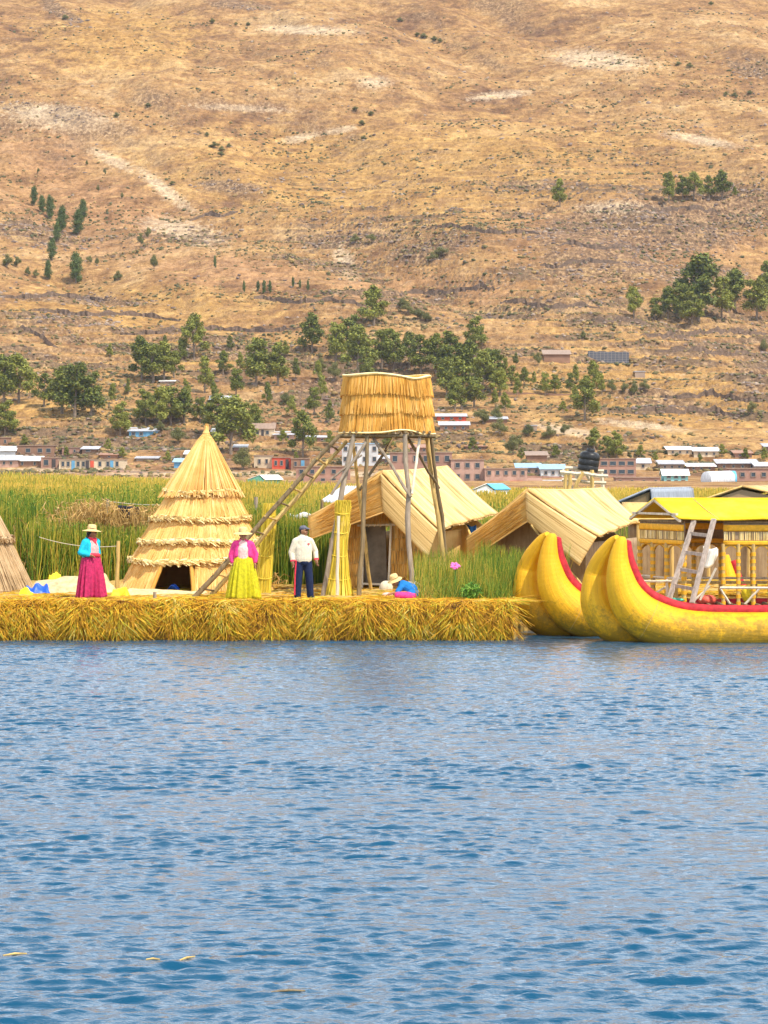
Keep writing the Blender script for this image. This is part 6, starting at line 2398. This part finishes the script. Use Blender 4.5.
def straw_hat(parent, c, tilt=0.0, rb=0.21, mat=None, band=None, yaw=0):
    M_ = Matrix.Rotation(yaw, 3, 'Z') @ Matrix.Rotation(tilt, 3, 'X')
    h = MB()
    prof = [(0.001, 0.115), (0.05, 0.118), (0.078, 0.108), (0.090, 0.085), (0.094, 0.03), (0.100, 0.0), (0.14, -0.012), (rb - .015, -0.026), (rb, -0.036), (rb - .01, -0.038), (0.13, -0.022), (0.094, -0.012), (0.088, 0.01)]
    h.lathe(prof, 32, (0, 0, 0), 1, 1.05, lambda a, z: 1 + (0.03 * math.sin(2 * a + 1) if z < 0 else 0))
    h.v = [tuple(Vector(c) + M_ @ Vector(v)) for v in h.v]
    o_ = lb(h, 'straw_hat', mat or M_straw_hat, parent)
    b_ = MB().lathe([(0.0975, 0.006), (0.0975, 0.034), (0.096, 0.034)], 28)
    b_.v = [tuple(Vector(c) + M_ @ Vector(v)) for v in b_.v]
    x = b_.build('hat_band', band or M_brown, None)
    x.parent = o_


def skirt(parent, mat, z0, z1, r0, r1, folds, seed, sway=(0, 0), name='skirt'):
    rr = random.Random(seed)
    ph = [rr.uniform(0, 6.28) for _ in range(4)]

    def f(u, v):
        a = 2 * math.pi * u
        t = 1 - v                       # 0 at waist
        r = r0 + (r1 - r0) * (t ** 0.62)
        amp = 0.15 * t ** 0.7
        w = 1 + amp * (0.6 * math.sin(folds * a + ph[0]) + 0.45 * math.sin((folds * 1.0 + 5) * a + ph[1] + t) + 0.25 * math.sin(3 * a + ph[2]))
        z = z1 + (z0 - z1) * t + 0.02 * t * math.sin(4 * a + ph[3])
        return Vector((math.cos(a) * r * w + sway[0] * t, math.sin(a) * r * w * 0.8 + sway[1] * t, z))
    return lb(MB().surf(f, 110, 16, 1, 1, True), name, mat, parent, True, 0.008)


def fabric(name, col, var=0.25, sc=18):
    return plain(name, col, 0.85, var, sc, bstr=0.4)


def woman(loc, yaw, label, top_col, blouse_col, skirt_col, skirt_name, headyaw, arms, seed, brimtilt=0.1, sk=(0.19, 0.345), scarf=None, s=1.0, blouse='pink_blouse', topn='cardigan'):
    root = empty('person', loc, label, 'person', None, yaw)
    root.scale = (s, s, s)
    hc = Vector((0, -0.03, 1.475))
    hp, eyes, q = head(hc, headyaw)
    pr = [('c', (0, 0.0, 1.30), (0, -0.01, 1.43), 0.055, 0.05), ('c', (-0.13, 0, 1.26), (0.13, 0, 1.26), 0.06, 0.06), ('c', (0, 0, 1.22), (0, 0, 0.95), 0.12, 0.12),
          ('c', (0, 0, 0.95), (0, 0, 0.88), 0.14, 0.15), ('c', (-0.09, 0, 0.85), (-0.09, 0.0, 0.45), 0.085, 0.055), ('c', (0.09, 0, 0.85), (0.09, 0, 0.45), 0.085, 0.055),
          ('c', (-0.09, 0, 0.45), (-0.09, 0.01, 0.08), 0.05, 0.035), ('c', (0.09, 0, 0.45), (0.09, 0.01, 0.08), 0.05, 0.035),
          ('c', (-0.09, 0.01, 0.035), (-0.10, -0.13, 0.03), 0.035, 0.03), ('c', (0.09, 0.01, 0.035), (0.10, -0.13, 0.03), 0.035, 0.03)] + hp
    for i, (sh, el, wr) in enumerate(arms):
        pr += [('c', sh, el, 0.045, 0.038), ('c', el, wr, 0.036, 0.026)]
        pr += hand(wr, Vector(wr) - Vector(el), -1 if i == 0 else 1, 0.95)
    remesh(pr, 0.009, 'body', M_skin, root, 3)
    for e in eyes:
        lb(MB().ball(e, 0.0105, 8, 6), 'eye', M_eye, root)
    bl_ = [('c', (0, 0.0, 1.24), (0, -0.02, 1.15), 0.135, 0.155), ('c', (0, -0.02, 1.15), (0, -0.01, 0.95), 0.155, 0.165), ('c', (-0.12, 0, 1.27), (0.12, 0, 1.27), 0.075, 0.075), ('e', (0, -0.075, 1.13), (0.135, 0.10, 0.10)), ('c', (0, 0, 1.33), (0, 0, 1.36), 0.065, 0.058)]
    remesh(bl_, 0.014, blouse, blouse_col, root, 3)
    # open cardigan: back and side panels plus sleeves
    cp_ = [('c', (-0.13, 0.0, 1.28), (-0.165, 0.01, 0.99), 0.088, 0.085), ('c', (0.13, 0.0, 1.28), (0.165, 0.01, 0.99), 0.088, 0.085), ('c', (0, 0.045, 1.27), (0, 0.045, 1.0), 0.14, 0.14),
           ('c', (-0.11, -0.055, 1.22), (-0.15, -0.075, 1.02), 0.062, 0.062), ('c', (0.11, -0.055, 1.22), (0.15, -0.075, 1.02), 0.062, 0.062)]
    for (sh, el, wr) in arms:
        wr2 = Vector(el).lerp(Vector(wr), 0.82)
        cp_ += [('c', sh, el, 0.078, 0.066), ('c', el, wr2, 0.066, 0.050)]
    remesh(cp_, 0.014, topn, top_col, root, 3)
    skirt(root, skirt_col, 0.035, 1.0, sk[0], sk[1], 17, seed, name='skirt')
    lb(MB().lathe([(sk[0] - .01, 1.015), (sk[0] + .008, 1.005), (sk[0] + .012, 0.97), (sk[0] + .0, 0.955)], 30, (0, 0, 0), 1, 0.8), 'waistband', scarf or skirt_col, root)
    hp2 = [('e', hc + Vector((0, 0, 0)) + (q(0, 0.03, 0.035) - hc), (0.086, 0.088, 0.09)), ('c', q(0, 0.085, -0.02), q(0, 0.10, -0.08), 0.04, 0.03),
           ('c', q(-0.05, 0.085, -0.07), q(-0.06, 0.12, -0.34), 0.022, 0.015), ('c', q(0.05, 0.085, -0.07), q(0.06, 0.12, -0.34), 0.022, 0.015)]
    remesh(hp2, 0.010, 'braided_hair', M_hair, root, 2)
    straw_hat(root, q(0, 0.0, 0.075), brimtilt, yaw=headyaw)
    return root


M_turq = fabric('turquoise_knit', (0.01, 0.42, 0.55))
M_pinkb = fabric('salmon_blouse', (0.80, 0.36, 0.34))
M_mag = fabric('magenta_skirt', (0.42, 0.02, 0.09), 0.35)
M_hot = fabric('hot_pink_knit', (0.76, 0.045, 0.22))
M_pale_pink = fabric('pale_pink_blouse', (0.80, 0.47, 0.42))
M_lime = fabric('lime_skirt', (0.50, 0.44, 0.01), 0.25)
M_redk = fabric('red_cloth', (0.70, 0.04, 0.07))
armsA = [((-0.18, 0, 1.27), (-0.30, 0.02, 1.04), (-0.17, -0.15, 0.98)), ((0.18, 0, 1.27), (0.27, 0.10, 1.06), (0.21, 0.05, 0.87))]
wa = woman(W(91, 600, 71.5) * 1, 0, 'person in straw hat, turquoise cardigan and magenta skirt looking right', M_turq, M_pinkb, M_mag, 'skirt', 0.95, armsA, 3, 0.06, (0.19, 0.355), M_redk, 1.03)
wa.location.z = GZ - 0.0
wa.rotation_euler.z = 0.85
# red scarf round her neck and bundle at the waist
m_ = MB()
m_.tube([(-0.09, -0.02, 1.37), (-0.03, -0.10, 1.33), (0.02, -0.13, 1.22), (0.02, -0.15, 1.1)], [0.03, 0.035, 0.03, 0.02], 8)
m_.tube([(0.09, -0.02, 1.37), (0.04, -0.10, 1.33), (0.0, -0.13, 1.25)], [0.03, 0.035, 0.03], 8)
lb(m_, 'red_scarf', M_redk, wa)
m_ = MB()
m_.tube([(-0.16, -0.10, 1.0), (-0.05, -0.17, 0.99), (0.08, -0.16, 0.98), (0.15, -0.08, 0.99)], [0.035, 0.045, 0.045, 0.03], 8)
lb(m_, 'red_sash', M_redk, wa)
armsB = [((-0.18, 0, 1.27), (-0.27, 0.02, 1.03), (-0.235, -0.05, 0.84)), ((0.18, 0, 1.27), (0.29, 0.02, 1.04), (0.275, -0.05, 0.84))]
wb = woman(W(243, 603, 71.1), 0, 'person in straw hat, hot pink cardigan and lime yellow skirt beside the ladder foot', M_hot, M_pale_pink, M_lime, 'skirt', 0.1, armsB, 8, 0.10, (0.185, 0.375), None, 1.0)
wb.location.z = GZ + 0.0
wb.rotation_euler.z = 0.05

# man
mr = empty('person', bk(303, 71.5, GZ), 'man in grey cap, cream sweater with red cuffs and navy track trousers', 'person', None, 0.30)
hp, eyes, q = head((0.01, -0.03, 1.56), 0.75)
arm1 = ((-0.175, 0, 1.33), (-0.27, 0.03, 1.08), (-0.25, -0.03, 0.86))
arm2 = ((0.175, 0, 1.33), (0.30, 0.03, 1.10), (0.30, -0.07, 0.89))
pr = [('c', (0, 0, 1.40), (0.005, -0.015, 1.52), 0.058, 0.055), ('c', (-0.13, 0, 1.35), (0.13, 0, 1.35), 0.065, 0.065), ('c', (0, 0, 1.30), (0, 0, 1.0), 0.13, 0.12), ('c', (0, 0, 1.0), (0, 0, 0.92), 0.13, 0.14),
      ('c', (-0.09, 0, 0.90), (-0.11, -0.01, 0.5), 0.085, 0.058), ('c', (0.09, 0, 0.90), (0.14, -0.01, 0.5), 0.085, 0.058), ('c', (-0.11, -0.01, 0.5), (-0.12, 0.02, 0.09), 0.052, 0.036), ('c', (0.14, -0.01, 0.5), (0.17, 0.02, 0.09), 0.052, 0.036)] + hp
for i, (sh, el, wr) in enumerate((arm1, arm2)):
    pr += [('c', sh, el, 0.05, 0.042), ('c', el, wr, 0.04, 0.028)] + hand(wr, Vector(wr) - Vector(el), -1 if i == 0 else 1, 1.05)
remesh(pr, 0.009, 'body', M_skin, mr, 3)
for e in eyes:
    lb(MB().ball(e, 0.0105, 8, 6), 'eye', M_eye, mr)
M_cream = fabric('cream_sweater', (0.68, 0.60, 0.45), 0.14)
M_navy = fabric('navy_trousers', (0.008, 0.016, 0.055), 0.3)
sw = [('c', (0, 0, 1.34), (0, -0.01, 1.18), 0.155, 0.165), ('c', (0, -0.01, 1.18), (0, 0, 0.93), 0.165, 0.17), ('c', (-0.055, 0, 1.18), (-0.06, 0, 0.93), 0.15, 0.15), ('c', (0.055, 0, 1.18), (0.06, 0, 0.93), 0.15, 0.15), ('c', (-0.13, 0, 1.345), (0.13, 0, 1.345), 0.085, 0.085), ('c', (0, 0, 1.42), (0, -.005, 1.455), 0.085, 0.07)]
for (sh, el, wr) in (arm1, arm2):
    w2 = Vector(el).lerp(Vector(wr), 0.85)
    sw += [('c', sh, el, 0.080, 0.068), ('c', el, w2, 0.066, 0.052)]
so = remesh(sw, 0.013, 'sweater', M_cream, mr, 3)
for (sh, el, wr) in (arm1, arm2):
    a, b = Vector(el).lerp(Vector(wr), 0.80), Vector(el).lerp(Vector(wr), 0.98)
    x = MB().tube([a, a.lerp(b, .2), b], [0.05, 0.058, 0.055], 14).build('cuff', M_redk, None)
    x.parent = so
x = MB().ball((0.09, -0.158, 1.27), (0.03, 0.012, 0.022), 10, 6).build('chest_badge', M_redk, None)
x.parent = so
m_ = MB()
m_.tube([(-0.05, -0.06, 1.46), (-0.03, -0.12, 1.40), (0.0, -0.15, 1.32)], [0.014, 0.016, 0.012], 6)
m_.tube([(0.06, -0.06, 1.46), (0.04, -0.12, 1.40), (0.01, -0.15, 1.32)], [0.014, 0.016, 0.012], 6)
x = m_.build('collar', fabric('grey_collar', (0.25, 0.26, 0.30)), None)
x.parent = so
tr = [('c', (0, 0, 0.97), (0, 0, 0.88), 0.145, 0.16), ('c', (-0.095, 0, 0.88), (-0.115, -0.01, 0.5), 0.115, 0.092), ('c', (0.095, 0, 0.88), (0.145, -0.01, 0.5), 0.115, 0.092), ('c', (-0.115, -0.01, 0.5), (-0.125, 0.02, 0.08), 0.092, 0.080), ('c', (0.145, -0.01, 0.5), (0.18, 0.02, 0.08), 0.092, 0.080)]
to = remesh(tr, 0.013, 'trousers', M_navy, mr, 3)
x = MB().tube([(-0.185, -0.075, 0.90), (-0.205, -0.05, 0.5), (-0.205, -0.02, 0.10)], [0.018, 0.018, 0.018], 6).build('side_stripe', M_redk, None)
x.parent = to
for sx_, yy in ((-0.125, 0), (0.18, 0)):
    remesh([('c', (sx_, 0.02, 0.045), (sx_ * 1.15, -0.15, 0.04), 0.05, 0.042), ('c', (sx_, 0.04, 0.05), (sx_, 0.03, 0.10), 0.048, 0.045)], 0.012, 'shoe', M_black, mr)
remesh([('e', q(0, 0.035, 0.02), (0.083, 0.085, 0.095))], 0.010, 'hair', M_hair, mr, 2)
M_cap = fabric('grey_cap', (0.12, 0.12, 0.15))
remesh([('e', q(0, 0.012, 0.068), (0.092, 0.102, 0.068)), ('c', q(-0.045, -0.10, 0.06), q(0.045, -0.10, 0.06), 0.018, 0.018), ('c', q(-0.035, -0.145, 0.052), q(0.035, -0.145, 0.052), 0.013, 0.013), ('c', q(0, -0.09, 0.062), q(0, -0.14, 0.055), 0.03, 0.012)], 0.010, 'cap', M_cap, mr, 2)

# seated, bent figure at the tower foot
sr = empty('person', bk(402, 71.9, GZ), 'person crouching low in straw hat and blue shawl at the foot of the tower', 'person', None, 0.0)
hp, eyes, q = head((-0.15, -0.14, 0.40), -0.9, 0.95, 0.5)
pr = [('c', (-0.04, -0.05, 0.30), (-0.10, -0.10, 0.36), 0.05, 0.05), ('c', (0.20, 0, 0.16), (0.0, -0.02, 0.26), 0.14, 0.12), ('c', (0.20, -0.06, 0.10), (-0.12, -0.26, 0.12), 0.08, 0.06), ('c', (0.20, 0.08, 0.10), (-0.12, 0.10, 0.14), 0.08, 0.06),
      ('c', (-0.12, -0.26, 0.12), (0.10, -0.30, 0.05), 0.05, 0.04), ('c', (-0.12, 0.10, 0.14), (0.1, 0.16, 0.05), 0.05, 0.04), ('c', (-0.02, -0.16, 0.26), (-0.10, -0.25, 0.16), 0.04, 0.035), ('c', (-0.10, -0.25, 0.16), (-0.26, -0.26, 0.12), 0.034, 0.026)] + hp
pr += hand((-0.26, -0.26, 0.12), (-1, 0, -0.3), 1, 0.95)
remesh(pr, 0.010, 'body', M_skin, sr, 3)
for e in eyes:
    lb(MB().ball(e, 0.0105, 8, 6), 'eye', M_eye, sr)
remesh([('c', (0.20, -0.02, 0.20), (0.02, -0.04, 0.30), 0.16, 0.13), ('c', (0.02, -0.04, 0.30), (-0.04, -0.08, 0.33), 0.12, 0.08), ('c', (-0.02, -0.16, 0.27), (-0.10, -0.25, 0.17), 0.07, 0.06), ('c', (0.28, -0.03, 0.12), (0.22, -0.12, 0.10), 0.12, 0.12)], 0.013, 'blue_shawl', fabric('blue_shawl', (0.01, 0.16, 0.48)), sr, 3)
remesh([('c', (0.25, -0.15, 0.06), (-0.10, -0.30, 0.09), 0.10, 0.08), ('c', (0.25, 0.05, 0.06), (-0.10, 0.10, 0.10), 0.10, 0.08), ('c', (0.28, -0.22, 0.06), (0.1, -0.30, 0.06), 0.07, 0.07)], 0.013, 'pink_skirt', M_hot, sr, 3)
remesh([('e', q(0, 0.035, 0.03), (0.083, 0.085, 0.09)), ('c', q(0, .09, -.03), q(.02, .16, -.2), 0.03, 0.015)], 0.010, 'hair', M_hair, sr, 2)
straw_hat(sr, q(0, 0.0, 0.07), 0.45, yaw=-0.9, rb=0.17)
lump('cloth_bundle', 387, 597, 72.9, 0.14, 0.12, 0.11, M_pale_pink, 'pale pink cloth bundle on the ground before the crouching person', 'bundle', 2)
# floating bits of reed near the viewer
for i, (px, py, L, an) in enumerate(((153, 961, 14, 0), (187, 960, 14, 0.1), (15, 956, 22, 0.05), (288, 993, 34, .03))):
    d_ = CZ * F / (py - HY)
    c = W(px, py, d_)
    hl = L * d_ / F / 2
    o_ = MB().tube([(c.x - hl, c.y - an, 0.012), (c.x, c.y, 0.02), (c.x + hl, c.y + an, 0.012)], [0.006, 0.010, 0.006], 6).build('floating_reed', M_ywood if i != 3 else M_brown)
    tag(o_, ['short yellow reed scrap floating near the lower left, left of its twin', 'short yellow reed scrap floating near the lower left, right of its twin', 'orange reed scrap floating at the left edge',
             'dark thin stick floating near the bottom'][i], 'floating reed')

bad = [o_ for k_, pl_ in PROTO.items() for i_, o_ in enumerate(pl_) if (k_, i_) not in used_proto]
for o_ in bad:
    for c_ in list(o_.children):
        bpy.data.objects.remove(c_)
    bpy.data.objects.remove(o_)

# ------------------------------------------------------------------ thin air haze over the lake and slope
hm = bpy.data.materials.new('haze_air')
hm.use_nodes = True
hn = hm.node_tree
hn.nodes.clear()
hv = hn.nodes.new('ShaderNodeVolumePrincipled')
hv.inputs['Density'].default_value = 0.00006
hv.inputs['Color'].default_value = (0.80, 0.88, 1.0, 1)
hv.inputs['Anisotropy'].default_value = 0.2
ho = hn.nodes.new('ShaderNodeOutputMaterial')
hn.links.new(hv.outputs[0], ho.inputs['Volume'])
hz = MB().box((0, 700, 194), (9200, 9200, 404)).build('haze', hm, smooth=False)
tag(hz, kind='stuff')
